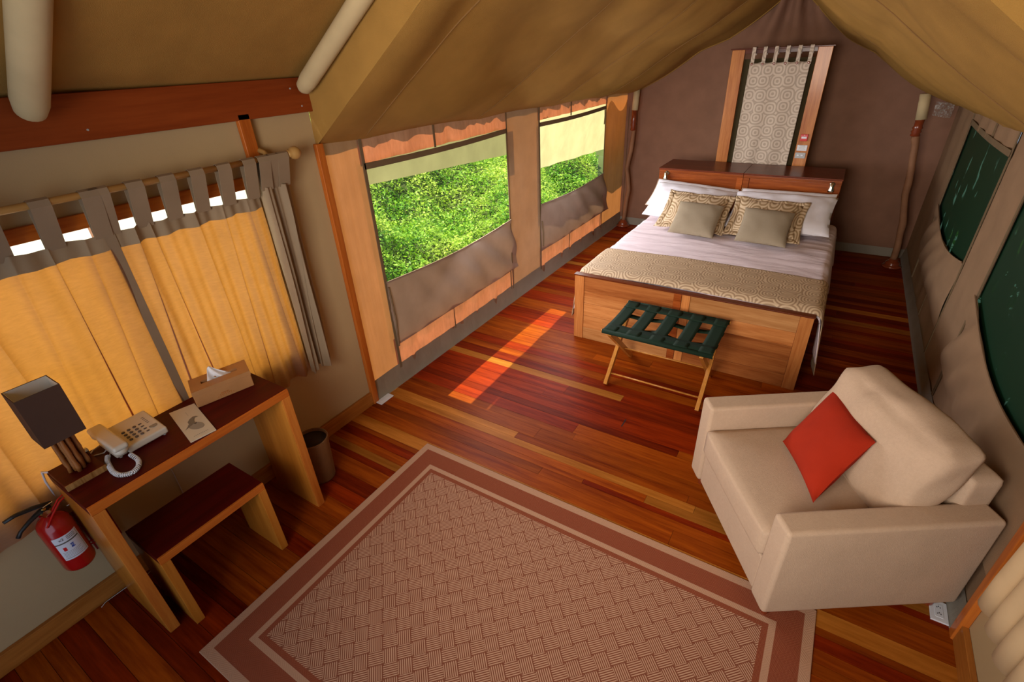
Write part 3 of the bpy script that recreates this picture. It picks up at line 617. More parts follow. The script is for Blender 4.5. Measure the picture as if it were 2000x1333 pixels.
obj('squeeze_lever', MB().tube([(ec[0], ec[1] + .028, .618), (ec[0], ec[1] - .02, .634), (ec[0] + .004, ec[1] - .07, .646), (ec[0] + .008, ec[1] - .105, .645)], [.007, .009, .0075, .0065], 10), 'black', fe, smooth=True)
obj('pin', MB().tube([(ec[0] + .012, ec[1] + .0, .622), (ec[0] + .016, ec[1] + .032, .628)], .002, 6), 'chrome', fe)
hp = [(ec[0] + .045, ec[1] - .025, .555), (ec[0] + .03, ec[1] + .01, .585), (ec[0] + .02, ec[1] + .045, .612), (ec[0] + .005, ec[1] + .072, .614), (ec[0], ec[1] + .078, .58), (ec[0], ec[1] + .078, .36), (ec[0], ec[1] + .07, .345), (ec[0], ec[1] + .052, .35)]
obj('bracket_wire', MB().tube(hp, .0032, 8), 'red_plastic', fe)
obj('bracket_wire', MB().tube([(p[0] - .012, p[1] + .002, p[2] + .006) for p in hp[1:]], .0032, 8), 'red_plastic', fe)
obj('tie', MB().tube([(ec[0] - .005, ec[1] + .06, .565), (ec[0] + .01, ec[1] + .09, .575), (.03, ec[1] + .12, .60)], .0015, 5), 'cable', fe)
obj('mounting_bracket', bx(.0, .052, ec[1] - .02, ec[1] + .02, .34, .56), 'ext_red', fe, bev=.002)
fe.location.z += .027
tag(obj('backing_board', bx(.0005, .012, -1.60, -1.50, .262, .62), 'board_red', bev=.002), 'dark red backing board on the wall behind the left side of the desk', 'board')

# cables
tag(obj('wall_cable', MB().tube([(.004, -1.245, .72), (.006, -1.25, .58), (.004, -1.24, .50), (.005, -1.225, .40), (.006, -1.23, .2), (.024, -1.23, .1), (.026, -1.235, .006)], .0022, 6), 'cable', smooth=True), 'thin cable running down the cream wall under the desk', 'cable')
tag(obj('floor_cable', MB().tube([(.034, -1.47, .004), (.05, -1.53, .004), (.045, -1.57, .004), (.03, -1.60, .004), (.028, -1.68, .004), (.04, -1.70, .004)], .0018, 6), 'cable', smooth=True), 'thin pale cable lying on the floor along the baseboard below the extinguisher', 'cable')

# ------------------------------------------------------------------ window curtains on the left
RZ, RX = 1.682, .095
rod = thing('curtain_rod', 'turned wooden curtain rod above the backlit window curtains', 'curtain rod', (RX, -1.3, RZ))
obj('pole', MB().tube([(RX, -2.45, RZ), (RX, -.245, RZ)], .013, 16), 'rod_wood', rod, smooth=True)
obj('finial', MB().lathe([(.010, -.25), (.018, -.246), (.016, -.238), (.024, -.23), (.031, -.212), (.030, -.198), (.020, -.184), (.001, -.18)], (RX, 0, RZ), 24, 'y'), 'rod_wood', rod, smooth=True)
for yy in (-.335, -2.2): obj('bracket', MB().tube([(.028, yy - .01, RZ + .03), (.05, yy, RZ + .018), (RX - .005, yy, RZ - .018), (RX + .012, yy, RZ - .004)], [.013, .011, .010, .008], 10), 'rod_wood', rod, smooth=True)
def curtain(name, label, ya, yb, cx, zt, zb, nf, amp, mat, tabs, group=None, shift=0, xs=RX, hem=.065, side=1, sd=1, rz=RZ, gather=0):
    t = thing(name, label, 'curtain', (cx, (ya + yb) / 2, zb), 0, group)
    ph_ = sd * 1.7; fr_ = random.Random(sd); nfo = max(2, int((yb - ya) / .13)); FO = [(ya + (yb - ya) * (k + .5 + fr_.uniform(-.3, .3)) / nfo, .016, fr_.uniform(.012, .034), fr_.uniform(-.05, .05)) for k in range(nfo)]
    def disp(yy, v):
        s_ = (yy - ya) / (yb - ya); w_ = math.sin(2 * PI * nf * s_ + ph_ + 1.6 * nz(s_ * 3, sd, 0)) + .5 * math.sin(2 * PI * nf * 2.3 * s_ + ph_)
        return amp * w_ * (.55 + .6 * v) + amp * .6 * nz(yy * 9, v * 2.5, sd)
    def pt(u, v, off=0):
        yy = ya + (yb - ya) * u; yc = (ya + yb) / 2; fo = 0; fx = 0
        for (fc, fw, fa, fs) in FO:
            q = (yy - fc - fs * v) / fw
            if abs(q) < 3: g_ = math.exp(-q * q); fo += -fa * q * g_ * (.25 + .75 * v ** .5); fx += .011 * g_
        yy += fo; off = off + fx; y2 = yc + (yy - yc) * (1 - gather * math.sin(PI * v * .5)) + shift * v
        z = zt + (zb - zt) * v + (.012 * math.sin(u * nf * 6 + sd) * v) - .010 * abs(math.sin(PI * u * tabs)) * (1 - v) ** 6
        return (cx + side * (disp(yy, v) + off), y2, z)
    H = (zt - zb)
    obj('fabric', MB().sheet(lambda u, v: pt(u, hem / H + (1 - 2 * hem / H) * v), 420, 40), mat, t, smooth=True)
    obj('top_hem', MB().sheet(lambda u, v: pt(u, hem / H * v), 420, 4), 'curtain_hem' if mat == 'curtain' else mat, t, smooth=True)
    obj('bottom_hem', MB().sheet(lambda u, v: pt(u, 1 - hem / H + hem / H * v), 420, 4), mat, t, smooth=True)
    if mat == 'curtain': obj('side_hem', MB().sheet(lambda u, v: (lambda p: (p[0] + .004, p[1] + .036 * u, p[2]))(pt(0, .01 + .98 * v)), 2, 30), 'curtain_hem', t, smooth=True)
    for i in range(tabs + 1):
        yc = ya + .03 + (yb - ya - .06) * i / tabs; hw = .03
        P = []
        x_top = cx + side * disp(yc, 0)
        prof = [(x_top + .002, zt - .02), (xs + .0165 * side, rz - .01), (xs + .012 * side, rz + .011), (xs, rz + .0165), (xs - .012 * side, rz + .011), (xs - .0165 * side, rz - .01), (x_top - .003, zt - .02)]
        mm = MB()
        for k, (px, pz) in enumerate(prof): mm.v += [(px, yc - hw, pz), (px, yc + hw, pz)]
        mm.f = [(2 * k, 2 * k + 1, 2 * k + 3, 2 * k + 2) for k in range(len(prof) - 1)]
        obj('tab', mm, 'curtain_hem' if mat == 'curtain' else mat, t, solid=.002)
    return t
curtain('window_curtain', 'wide backlit golden tab top curtain at the left edge behind the lamp', -2.3, -1.055, .052, 1.535, .53, 5, .011, 'curtain', 8, 'curtains over the desk window', sd=1)
curtain('window_curtain', 'backlit golden tab top curtain hanging behind the tissue box', -1.085, -.43, .058, 1.535, .53, 5, .011, 'curtain', 5, 'curtains over the desk window', sd=2, shift=-.0)
curtain('window_curtain', 'narrow unlit gathered taupe curtain at the right end of the wooden rod', -.415, -.255, .066, 1.56, .52, 2, .020, 'curtain_hem', 2, 'curtains over the desk window', sd=3, shift=-.02)
# bunched curtain on the right cream wall, only its lower folds are in view
t = thing('gathered_curtain', 'tan gathered curtain whose lower folds hang at the bottom right edge', 'curtain', (3.1, -.6, .5))
for i in range(5):
    yy = -.27 - .10 * i
    obj('fold', MB().tube([(3.115 - .01 * i, yy, 1.6), (3.11, yy, 1.1), (3.10, yy - .01, .60 + .02 * i), (3.10, yy - .012, .50 + .01 * i)], [.02, .035, .05, .052], 18), 'curtain_tan', t, smooth=True)
obj('pole', MB().tube([(3.12, -.15, 1.62), (3.12, -1.6, 1.62)], .013, 12), 'edge_y', t, smooth=True)

# ------------------------------------------------------------------ bed
bed = thing('double_bed', 'teak double bed with panelled footboard and shelf headboard', 'bed', (1.64, 2.5, 0))
fb = obj('footboard', bx(.86, 2.42, 1.512, 1.524, .03, .545), 'teak_dark', bed)
obj('corner_post', bx(.822, .90, 1.478, 1.5118, 0, .546), 'teak_v', fb, bev=.002); obj('corner_post', bx(2.385, 2.462, 1.478, 1.5118, 0, .546), 'teak_v', fb, bev=.002)
obj('cap_rail', bx(.815, 2.468, 1.474, 1.53, .546, .5555), 'teak_dark', fb, bev=.002)
for a, b, mt in ((1.592, 1.645, 'headboard'), (1.648, 1.705, 'teak_v')): obj('stile', bx(a, b, 1.479, 1.511, 0, .5455), mt, fb, bev=.0015)
for (a, b) in ((.901, 1.591), (1.706, 2.384)):
    z = .0
    for i in range(5):
        h = (.10, .112, .108, .105, .1205)[i]; obj('plank', bx(a, b, 1.483 + .001 * (i % 2), 1.508, z + .0006, z + h - .0006), ('teak_c', 'teak', 'teak_b', 'teak', 'teak_c', 'teak_b', 'teak', 'teak', 'teak_b', 'teak')[(i * 3 + (a > 1.6) * 2) % 10], fb, bev=.001); z += h
obj('side_rail', bx(.83, .855, 1.53, 3.53, .16, .34), 'teak', bed, bev=.003); obj('side_rail', bx(2.43, 2.455, 1.53, 3.53, .16, .34), 'teak', bed, bev=.003)
hb = obj('headboard', MB().box(.80, 2.435, 3.56, 3.60, 0, .958).box(.80, .825, 3.60, 4.02, 0, .958).box(2.41, 2.435, 3.60, 4.02, 0, .958), 'teak_dark', bed, bev=.003)
for (a, b) in ((.795, 1.617), (1.620, 2.44)): obj('shelf_board', bx(a, b, 3.528, 4.03, .959, .975), 'teak_dark', hb, bev=.002)
for (a, b) in ((.80, 1.617), (1.620, 2.435)):
    obj('panel', bx(a + .055, b - .055, 3.545, 3.560, .76, .93), 'headboard', hb, bev=.002)
    obj('rail', bx(a, b, 3.538, 3.5595, .931, .9585), 'headboard', hb, bev=.002); obj('rail', bx(a, b, 3.538, 3.5595, .60, .759), 'headboard', hb, bev=.002)
    for q in ((a, a + .0545), (b - .0545, b)): obj('stile', bx(q[0], q[1], 3.538, 3.5595, .7595, .9305), 'headboard', hb, bev=.002)
mt = tag(obj('mattress', bx(.86, 2.425, 1.54, 3.52, .34, .545), 'linen_white', bev=.04, seg=4), 'thick mattress under the pale bedspread on the teak bed', 'mattress')

def drape(y0, y1, zt, xl, xr, zl, zr_, mat, name, off=0, nv=60, wr_=.009):
    def f(u, v):
        yy = y0 + (y1 - y0) * v; R = .05
        Ll = zt - zl - R; Lr = zt - zr_ - R; Wt = xr - xl - 2 * R; q = PI * R / 2; tot = Ll + q + Wt + q + Lr; s_ = u * tot
        if s_ < Ll: x = xl; z = zl + s_; k = 1 - s_ / Ll; x -= .03 * k + .018 * k * math.sin(yy * 9 + off * 90); z += .02 * k * math.sin(yy * 5)
        elif s_ < Ll + q: a_ = (s_ - Ll) / R; x = xl + R - R * math.cos(a_); z = zt - R + R * math.sin(a_)
        elif s_ < Ll + q + Wt: t_ = (s_ - Ll - q); x = xl + R + t_; z = zt + .012 * math.sin(PI * t_ / Wt)
        elif s_ < Ll + 2 * q + Wt: a_ = (s_ - Ll - q - Wt) / R; x = xr - R + R * math.sin(a_); z = zt - R + R * math.cos(a_)
        else: k = (s_ - Ll - 2 * q - Wt) / Lr; x = xr + .035 * k + .018 * k * math.sin(yy * 9 + 1 + off * 90); z = zt - R - k * Lr + .02 * k * math.sin(yy * 6)
        foot = max(0, 1 - (yy - 1.535) / .06); z -= .03 * foot ** 2 if z > zt - .06 else 0
        w_ = wr_ * nz(x * 2.2, yy * 7, 3) + wr_ * .5 * nz(x * 6, yy * 16, 8) + wr_ * .9 * (1 - abs(nz(x * 1.3 + 3, yy * 6 + x * 1.2, 21)) * 4) * .5
        return (x + (w_ if z < zt - .05 else 0), yy, z + (w_ if z > zt - .05 else 0) + off)
    return MB().sheet(f, 130, nv)
tag(obj('bedspread', drape(1.535, 3.50, .572, .835, 2.495, .20, .20, 'duvet', 'bedspread', 0, 110), 'duvet', smooth=True, solid=.006), 'pale pinkish white bedspread covering the bed', 'bedspread')
tag(obj('bed_runner', drape(1.532, 2.06, .579, .822, 2.507, .13, .11, 'rings_gold', 'bed_runner', .004, 40, .002), 'rings_gold', smooth=True, solid=.004), 'gold bed runner with ring print across the foot of the bed', 'bed runner')

def pillow(name, label, cat, c, ux, vy, th, mat, group=None, pinch=.05, flange=0, fmat=None, wr_=.004, seed=0, piping=None, n=26):
    """c centre, ux / vy half vectors along width and height"""
    c, ux, vy = Vector(c), Vector(ux), Vector(vy); nn = ux.cross(vy).normalized()
    if nn.y > 0 and abs(nn.y) > .05: nn = -nn
    t = thing(name, label, cat, tuple(c - vy + Vector((0, 0, 0))), 0, group)
    W_, H_ = ux.length, vy.length; e = ux.normalized(); g = vy.normalized()
    iw, ih = (W_ - flange) / W_, (H_ - flange) / H_
    def surf(sg):
        def f(u, v):
            a_, b_ = 2 * u - 1, 2 * v - 1; a_ = math.copysign(abs(a_) ** .8, a_); b_ = math.copysign(abs(b_) ** .8, b_)
            px = a_ * W_ * iw * (1 - pinch * (1 - b_ * b_)); py = b_ * H_ * ih * (1 - pinch * (1 - a_ * a_))
            h = th / 2 * ((1 - abs(a_) ** 2.6) * (1 - abs(b_) ** 2.6)) ** .5
            ed = max(abs(a_), abs(b_)); h += wr_ * nz(px * 14, py * 14, seed + sg) * (h / (th / 2) + .15) + wr_ * .8 * math.sin((a_ * b_) * 9 + seed) * ed ** 3 * (1 - ed) * 3
            return c + e * px + g * py + nn * (sg * max(0, h))
        return f
    m = MB().sheet(surf(1), n, n); m.sheet(surf(-1), n, n)
    obj('cushion_body', m, mat, t, smooth=True)
    if flange:
        m = MB()
        def fl_(side_):
            def f(u, v):
                s_ = 2 * u - 1; o_ = v
                A_ = iw + (1 - iw) * o_; B2 = ih + (1 - ih) * o_
                if side_ in (0, 1): sg = 1 if side_ else -1; return c + e * (sg * W_ * A_ * (1 - pinch * (1 - s_ * s_))) + g * (s_ * H_ * B2 * 1) + nn * (.005 * math.sin(s_ * 9 + seed) * o_)
                sg = 1 if side_ == 3 else -1; return c + g * (sg * H_ * B2 * (1 - pinch * (1 - s_ * s_))) + e * (s_ * W_ * A_) + nn * (.005 * math.sin(s_ * 11 + seed) * o_)
            return f
        for k in range(4): m.sheet(fl_(k), 20, 3)
        obj('flange', m, fmat or mat, t, smooth=True, solid=.004)
    if piping:
        P = []
        for k in range(4):
            for i in range(16):
                s_ = -1 + 2 * i / 16; q = ((s_, -1), (1, s_), (-s_, 1), (-1, -s_))[k]
                P.append(c + e * (q[0] * W_ * (1 - pinch * (1 - q[1] ** 2))) + g * (q[1] * H_ * (1 - pinch * (1 - q[0] ** 2))))
        P.append(P[0]); obj('piping', MB().tube(P, .004, 6), piping, t, smooth=True)
    return t
def lean(xc, hw, yb, zb, yt, zt, skew=0):
    return ((xc, (yb + yt) / 2, (zb + zt) / 2), (hw, 0, skew), (0, (yt - yb) / 2, (zt - zb) / 2))
for xc, lb in ((1.205, 'left'), (2.03, 'right')):
    side = 'left' if xc < 1.6 else 'right'
    c, u, v = lean(xc + (.01 if xc < 1.6 else 0), .395, 3.10, .675, 3.475, .85, -.024 if xc < 1.6 else .004); pillow('pillow', 'white pillow with a beige piped edge, rearmost on the %s half of the bed' % side, 'pillow', c, u, v, .10, 'linen_white', 'rear pillows', .04, 0, seed=xc, piping='trim_beige')
for xc, hw_ in ((1.235, .38), (2.025, .415)):
    side = 'left' if xc < 1.6 else 'right'
    c, u, v = lean(xc, hw_, 2.90, .635, 3.40, .838, -.022 if xc < 1.6 else .004); pillow('pillow', 'plump white pillow behind the patterned sham on the %s half of the bed' % side, 'pillow', c, u, v, .15, 'linen_white', 'front white pillows', .05, 0, seed=xc * 3, wr_=.008)
for xc in (1.345, 1.945):
    side = 'left' if xc < 1.6 else 'right'
    c, u, v = lean(xc, .305, 2.70, .615, 3.16, .845, -.006); pillow('pillow_sham', 'gold ring patterned flanged sham on the %s half of the bed' % side, 'pillow', c, u, v, .13, 'rings_sham', 'patterned shams', .07, .05, seed=xc * 5)
for xc in (1.405, 1.965):
    side = 'left' if xc < 1.6 else 'right'
    c, u, v = lean(xc, .195, 2.56, .62, 2.90, .815, -.004); pillow('cushion', 'plain greige square cushion leaning on the %s patterned sham' % side, 'cushion', c, u, v, .11, 'greige', 'greige cushions', .05, 0, seed=xc * 9)

# reading lights on the headboard
for xx, sd_ in ((.882, 'left'), (2.365, 'right')):
    r = thing('reading_light', 'small chrome and glass reading light at the %s end of the headboard' % sd_, 'light', (xx, 3.535, .92), 0, 'headboard reading lights')
    obj('mount', MB().lathe([(.022, -.02), (.022, -.012), (.014, -.008)], (xx, 3.537 + .02, .925), 20, 'y'), 'chrome', r, smooth=True)
    obj('arm', MB().tube([(xx, 3.53, .925), (xx, 3.505, .92)], .006, 8), 'brass', r)
    obj('lamp_head', MB().lathe([(.012, .035), (.016, .03), (.017, .0), (.024, -.02), (.026, -.035), (.018, -.034), (.008, -.01)], (xx, 3.495, .905), 20), 'chrome', r, smooth=True)
    obj('switch', bx(xx + .0 - .008, xx + .008, 3.533, 3.538, .782, .815), 'plastic_white', r, bev=.002)

# ------------------------------------------------------------------ framed wall hanging
fr = thing('wall_frame', 'tall reddish wooden frame standing behind the headboard', 'frame', (1.665, 4.08, .0))
yF = 4.06
obj('stile', bx(1.240, 1.355, yF, yF + .045, .93, 2.0), 'teak_v', fr, bev=.003); obj('stile', bx(1.973, 2.090, yF, yF + .045, .93, 2.0), 'teak_v', fr, bev=.003)
obj('top_rail', bx(1.3555, 1.9725, yF + .005, yF + .04, 1.965, 2.0), 'teak_dark', fr, bev=.002)
obj('cap', bx(1.225, 2.105, yF - .008, yF + .05, 2.0005, 2.012), 'teak_dark', fr, bev=.002)
obj('back_panel', bx(1.3555, 1.9725, yF + .041, yF + .05, .93, 1.92), 'pocket_dark', fr)
obj('foot_post', bx(1.26, 1.33, yF + .001, yF + .04, 0, .9295), 'teak_v', fr); obj('foot_post', bx(2.0, 2.07, yF + .001, yF + .04, 0, .9295), 'teak_v', fr)
wh = thing('wall_hanging', 'beige printed tab top cloth hanging inside the wooden frame', 'wall hanging', (1.67, 4.045, .93))
xa, xb, zt_ = 1.418, 1.935, 1.895
def whf(u, v):
    x = xa + (xb - xa) * u - .01 * v; z = zt_ - (zt_ - .95) * v + .010 * abs(math.sin(PI * u * 5)) * -(1 - v) ** 8
    return (x, 4.046 + .007 * math.sin(u * 17 + 1.5 * nz(u * 3, v, 1)) * (.4 + .6 * v), z)
obj('cloth', MB().sheet(whf, 80, 30), 'rings_wall', wh, smooth=True, solid=.002)
for i in range(6):
    xc = 1.434 + (1.918 - 1.434) * i / 5 + .006
    mm = MB(); prof = [(4.038, zt_ - .03), (4.037, 1.95), (4.040, 2.018), (4.06, 2.0215), (4.10, 2.0215), (4.1125, 2.016), (4.113, 1.95)]
    for py, pz in prof: mm.v += [(xc - .016, py, pz), (xc + .016, py, pz)]
    mm.f = [(2 * k, 2 * k + 1, 2 * k + 3, 2 * k + 2) for k in range(len(prof) - 1)]
    tb_ = obj('tab', mm, 'rings_wall', wh, solid=.002)
    obj('button', MB().lathe([(.011, 0), (.011, -.003), (.007, -.005), (.001, -.004)], (xc - .002, 4.035, zt_ - .018), 16, 'y'), 'turned', tb_, smooth=True)
fa = thing('fire_call_point', 'small red square fire alarm call point on the right post of the wooden frame', 'alarm', (2.028, 4.06, 1.235))
obj('housing', bx(1.995, 2.058, 4.044, 4.0598, 1.205, 1.268), 'red_plastic', fa, bev=.004)
obj('window', bx(2.004, 2.048, 4.0425, 4.0445, 1.228, 1.246), 'label_white', fa); obj('indicator', MB().lathe([(.003, -.001), (.003, 0)], (2.026, 4.044, 1.26), 10, 'y'), 'label_white', fa)
sp_ = thing('notice_plate', 'white printed notice plate below the red alarm on the frame post', 'plate', (2.03, 4.06, 1.14))
obj('plate', bx(1.985, 2.072, 4.053, 4.0598, 1.115, 1.168), 'plastic_white', sp_, bev=.002)
for k, (w_, z_) in enumerate(((.05, 1.157), (.06, 1.147), (.05, 1.138), (.06, 1.130))): obj('print_line', bx(2.028 - w_ / 2, 2.028 + w_ / 2, 4.0522, 4.053, z_, z_ + (.005 if k == 0 else .002)), 'ink_grey', sp_)
sw = thing('light_switch', 'grey double light switch at the foot of the right frame post', 'switch', (2.03, 4.06, 1.07))
obj('plate', bx(1.982, 2.072, 4.052, 4.0598, 1.045, 1.098), 'plastic_grey', sw, bev=.002)
for xx in (2.008, 2.043): obj('rocker', bx(xx - .010, xx + .010, 4.048, 4.0525, 1.066, 1.080), 'plastic_white', sw, bev=.001)

# ------------------------------------------------------------------ branch posts
def branch_post(label, pts, base, collar, cap, rr, y, seed):
    t = thing('branch_post', label, 'post', (base[0], y, 0), 0, 'branch posts in the bed corners')
    P = []; R_ = []
    for i in range(len(pts) - 1):
        for k in range(6):
            f = k / 6; a_ = Vector((pts[i][0], y, pts[i][1])); b_ = Vector((pts[i + 1][0], y, pts[i + 1][1])); p = a_.lerp(b_, f); p += Vector((.006 * nz(i + f, seed, 1), .012 * nz(i + f, seed, 5), 0))
            P.append(p); R_.append(rr * (1 + .22 * nz((i + f) * 1.3, seed, 9)))
    P.append(Vector((pts[-1][0], y, pts[-1][1]))); R_.append(rr * .9)
    obj('trunk', MB().tube(P, R_, 12), 'branch', t, smooth=True)
    obj('base', MB().lathe([(.085, .001), (.088, .012), (.078, .022), (.06, .03), (.066, .042), (.058, .055), (.042, .065), (.036, .085)], (base[0], y, 0), 28), 'turned', t, smooth=True)
    cx, z0, z1 = collar; h = z1 - z0
    obj('collar', MB().lathe([(rr * .9, 0), (rr * 1.35, .01), (rr * 1.1, h * .2), (rr * 1.4, h * .28), (rr * 1.1, h * .42), (rr * 1.4, h * .5), (rr * 1.1, h * .62), (rr * 1.2, h)], (cx, y, z0), 24), 'turned', t, smooth=True)
    obj('cloth_sleeve', MB().tube([(cx + .004, y, z1), (cap[0], y, cap[1])], rr * 1.42, 20), 'sleeve', t, smooth=True)
branch_post('crooked branch post in the left corner beyond the bed', [(.105, .08), (.122, .28), (.145, .48), (.10, .74), (.135, .95), (.155, 1.20)], (.10, 0), (.145, 1.19, 1.42), (.158, 1.645), .026, 4.50, 2)
branch_post('crooked branch post in the right corner beyond the bed', [(3.07, .08), (3.065, .25), (3.045, .45), (2.985, .72), (2.965, .95), (2.935, 1.15), (2.905, 1.25)], (3.075, 0), (2.905, 1.245, 1.39), (2.882, 1.60), .030, 4.28, 7)

# ------------------------------------------------------------------ luggage rack
lr = thing('luggage_rack', 'folding wooden luggage rack with dark green webbing top in front of the footboard', 'luggage rack', (1.64, 1.14, 0))
zt_ = .452; yA, yC = .90, 1.385; xA, xB = 1.325, 1.955
for xx, k in ((xA, 0), (xB, 0), (xA + .022, 1), (xB - .022, 1)):
    p0 = Vector((xx, .945 if k == 0 else 1.40, .002)); p1 = Vector((xx, yC - .01 if k == 0 else yA + .01, zt_ - .012)); d = (p1 - p0); L = d.length; d.normalize()
    obj('leg', MB().obox((p0 + p1) / 2, (.0125, 0, 0), d * (L / 2), Vector((1, 0, 0)).cross(d) * .019), 'rack_wood', lr, bev=.002)
def onleg(k, z):
    y0_, y1_ = (.945, yC - .01) if k == 0 else (1.40, yA + .01); return y0_ + (y1_ - y0_) * z / (zt_ - .012)
obj('stretcher', MB().tube([(xA, onleg(0, .065), .065), (xB, onleg(0, .065), .065)], .006, 10), 'rack_wood', lr, smooth=True)
obj('stretcher', MB().tube([(xA + .022, onleg(1, .17), .17), (xB - .022, onleg(1, .17), .17)], .006, 10), 'rack_wood', lr, smooth=True)
for yy in (yA, yC):
    obj('top_rail', MB().tube([(1.292, yy, zt_), (2.003, yy, zt_)], .011, 12), 'rack_wood', lr, smooth=True)
    obj('webbing_sleeve', MB().tube([(1.298, yy, zt_), (1.997, yy, zt_)], .0155, 14), 'strap_green', lr, smooth=True)
sw_ = .085; gp = (1.994 - 1.302 - 5 * sw_) / 4
for i in range(5):
    a_ = 1.302 + i * (sw_ + gp)
    obj('strap', MB().sheet(lambda u, v: (a_ + sw_ * u, yA + (yC - yA) * v, zt_ + .014 - .012 * math.sin(PI * v)), 4, 16), 'strap_green', lr, smooth=True, solid=.003)
    if i in (0, 4): pass
for (yc, sg) in ((1.055, .030), (1.225, .018)):
    obj('strap', MB().sheet(lambda u, v: (1.302 + .692 * u, yc - .026 + .052 * v - .02 * math.sin(3 * PI * u) * 0, zt_ + .004 - sg * abs(math.sin(2 * PI * u + .3)) - .012), 40, 2), 'strap_green', lr, smooth=True, solid=.003)
for yy in (yA + .055, yC - .055):
    obj('strap', MB().sheet(lambda u, v: (1.302 + .692 * u, yy - .045 + .09 * v, zt_ + .0105 - .004 * math.sin(PI * v)), 20, 2), 'strap_green', lr, smooth=True, solid=.002)

# ------------------------------------------------------------------ armchair
AX, AY, AA = 2.061, .346, -.986
ac = thing('armchair', 'large beige upholstered armchair with loose back cushion beside the rug', 'armchair', (AX, AY, 0), AA)
aw, ad, at, ah, az = .821, .785, .105, .548, .075
def abox(name, x0, x1, y0, y1, z0, z1, bev=.018, mat='sofa', par=ac, seg=4): return obj(name, bx(x0, x1, y0, y1, z0, z1), mat, par, local=True, bev=bev, seg=seg)
abox('arm', 0, at, 0, ad, az, ah); abox('arm', aw - at, aw, 0, ad, az, ah)
abox('base', at + .001, aw - at - .001, .012, ad - .03, az, .277, .012)
def blob(name, x0, x1, y0, y1, z0, z1, r, puff, mat, par, seed=0, shear=0, wr_=.004):
    cx, cy, cz = (x0 + x1) / 2, (y0 + y1) / 2, (z0 + z1) / 2; hx_, hy_, hz_ = (x1 - x0) / 2, (y1 - y0) / 2, (z1 - z0) / 2
    bm = bmesh.new(); bmesh.ops.create_cube(bm, size=2); bmesh.ops.subdivide_edges(bm, edges=bm.edges[:], cuts=15, use_grid_fill=True)
    V = []
    for v in bm.verts:
        a, b, c = v.co
        q = [a * hx_, b * hy_, c * hz_]; inn = [max(0, abs(t) - (h - r)) for t, h in zip(q, (hx_, hy_, hz_))]; L = math.sqrt(sum(i * i for i in inn))
        p = [math.copysign(min(abs(t), h - r), t) for t, h in zip(q, (hx_, hy_, hz_))]
        if L > 1e-9: p = [pp + math.copysign(i / L * r, t) for pp, i, t in zip(p, inn, q)]
        sx = [1 - a * a, 1 - b * b, 1 - c * c]
        p[0] += puff[0] * a * sx[1] * sx[2]; p[1] += puff[1] * b * sx[0] * sx[2]; p[2] += puff[2] * c * sx[0] * sx[1]
        ed = sorted((abs(a), abs(b), abs(c)))[1] ** 6
        nn_ = wr_ * nz(p[0] * 9 + seed, p[1] * 9, p[2] * 9) + wr_ * ed * math.sin(p[0] * 130 + 6 * nz(p[0] * 8, p[1] * 5, seed)) * .8
        k = 1 + nn_ / max(.05, math.sqrt(sum(t * t for t in p)))
        p = [t * k for t in p]
        v.co = (cx + p[0], cy + p[1] + shear * (p[2]), cz + p[2])
    me = bpy.data.meshes.new(name); bm.to_mesh(me); bm.free(); me.materials.append(M[mat]); me.shade_smooth()
    o = bpy.data.objects.new(name, me); COL.objects.link(o); o.parent = par; BASE[o.name] = BASE[par.name]; return o
blob('seat_cushion', at + .004, aw - at - .004, -.010, .62, .284, .425, .02, (.0, .006, .010), 'sofa', ac, 1, wr_=.0015)
blob('back_frame', at + .003, aw - at + .02, .665, .79, .20, .665, .02, (0, .004, .004), 'sofa', ac, 2, .05, wr_=.001)
blob('back_cushion', at + .012, aw - at + .0, .49, .665, .43, .778, .045, (.010, .032, .02), 'sofa', ac, 3, .38, wr_=.012)
for fx in (.05, aw - .05):
    for fy in (.05, ad - .05): obj('foot', MB().lathe([(.014, .009 if (fx > .5 and fy < .2) else .001), (.02, az + .005)], (fx, fy, 0), 14), 'turned', ac, local=True)
def L2W(s_, d_, z_): q = BASE[ac.name] @ Vector((s_, d_, z_)); return q
cc = L2W(.38, .382, .56); uu = L2W(.38 + .18, .382 - .03, .56) - cc; vv = L2W(.38 - .045, .382 + .12, .56 + .11) - cc
pillow('throw_cushion', 'burnt orange red square cushion propped in the beige armchair', 'cushion', cc, uu, vv, .11, 'red_cushion', None, .06, 0, seed=4, wr_=.005)

# ------------------------------------------------------------------ floor outlets
ol = thing('floor_outlet', 'white outlet plate on the floor at the foot of the left wooden post', 'outlet', (.05, .055, 0))
def plate(t, c, hx_, hy_, ang, two):
    e = Vector((math.cos(ang), math.sin(ang), 0)); g = Vector((-math.sin(ang), math.cos(ang), 0)); c = Vector(c)
    obj('plate', MB().obox(c + Vector((0, 0, .005)), e * hx_, g * hy_, (0, 0, .004)), 'plastic_white', t, bev=.0025)
    obj('insert', MB().obox(c + Vector((0, 0, .0095)), e * hx_ * .48, g * hy_ * .62, (0, 0, .0012)), 'plastic_white', t, bev=.001)
    for s_ in ((-1, 1) if two else ()):
        for (a_, b_) in ((-.3, 0), (.3, 0), (0, .3)): obj('socket_hole', MB().obox(c + Vector((0, 0, .0109)) + g * hy_ * (.3 * s_ + b_ * .3) + e * hx_ * a_ * .6, e * .0014, g * .0028, (0, 0, .0004)), 'black', t)
plate(ol, (.046, .054, .0), .033, .060, 0, False)
orr = thing('floor_outlet', 'grey white outlet plate with two sockets on the floor behind the armchair', 'outlet', (3.15, .07, 0))
plate(orr, (3.132, .085, .0), .030, .052, 0, True)
tag(obj('floor_gap', MB().poly([(1.585, .568, .0006), (1.592, .568, .0006), (1.592, .648, .0006), (1.585, .648, .0006)], (0, 0, .0003)), 'hole'), 'short dark gap at a plank end in the middle of the floor', 'gap')

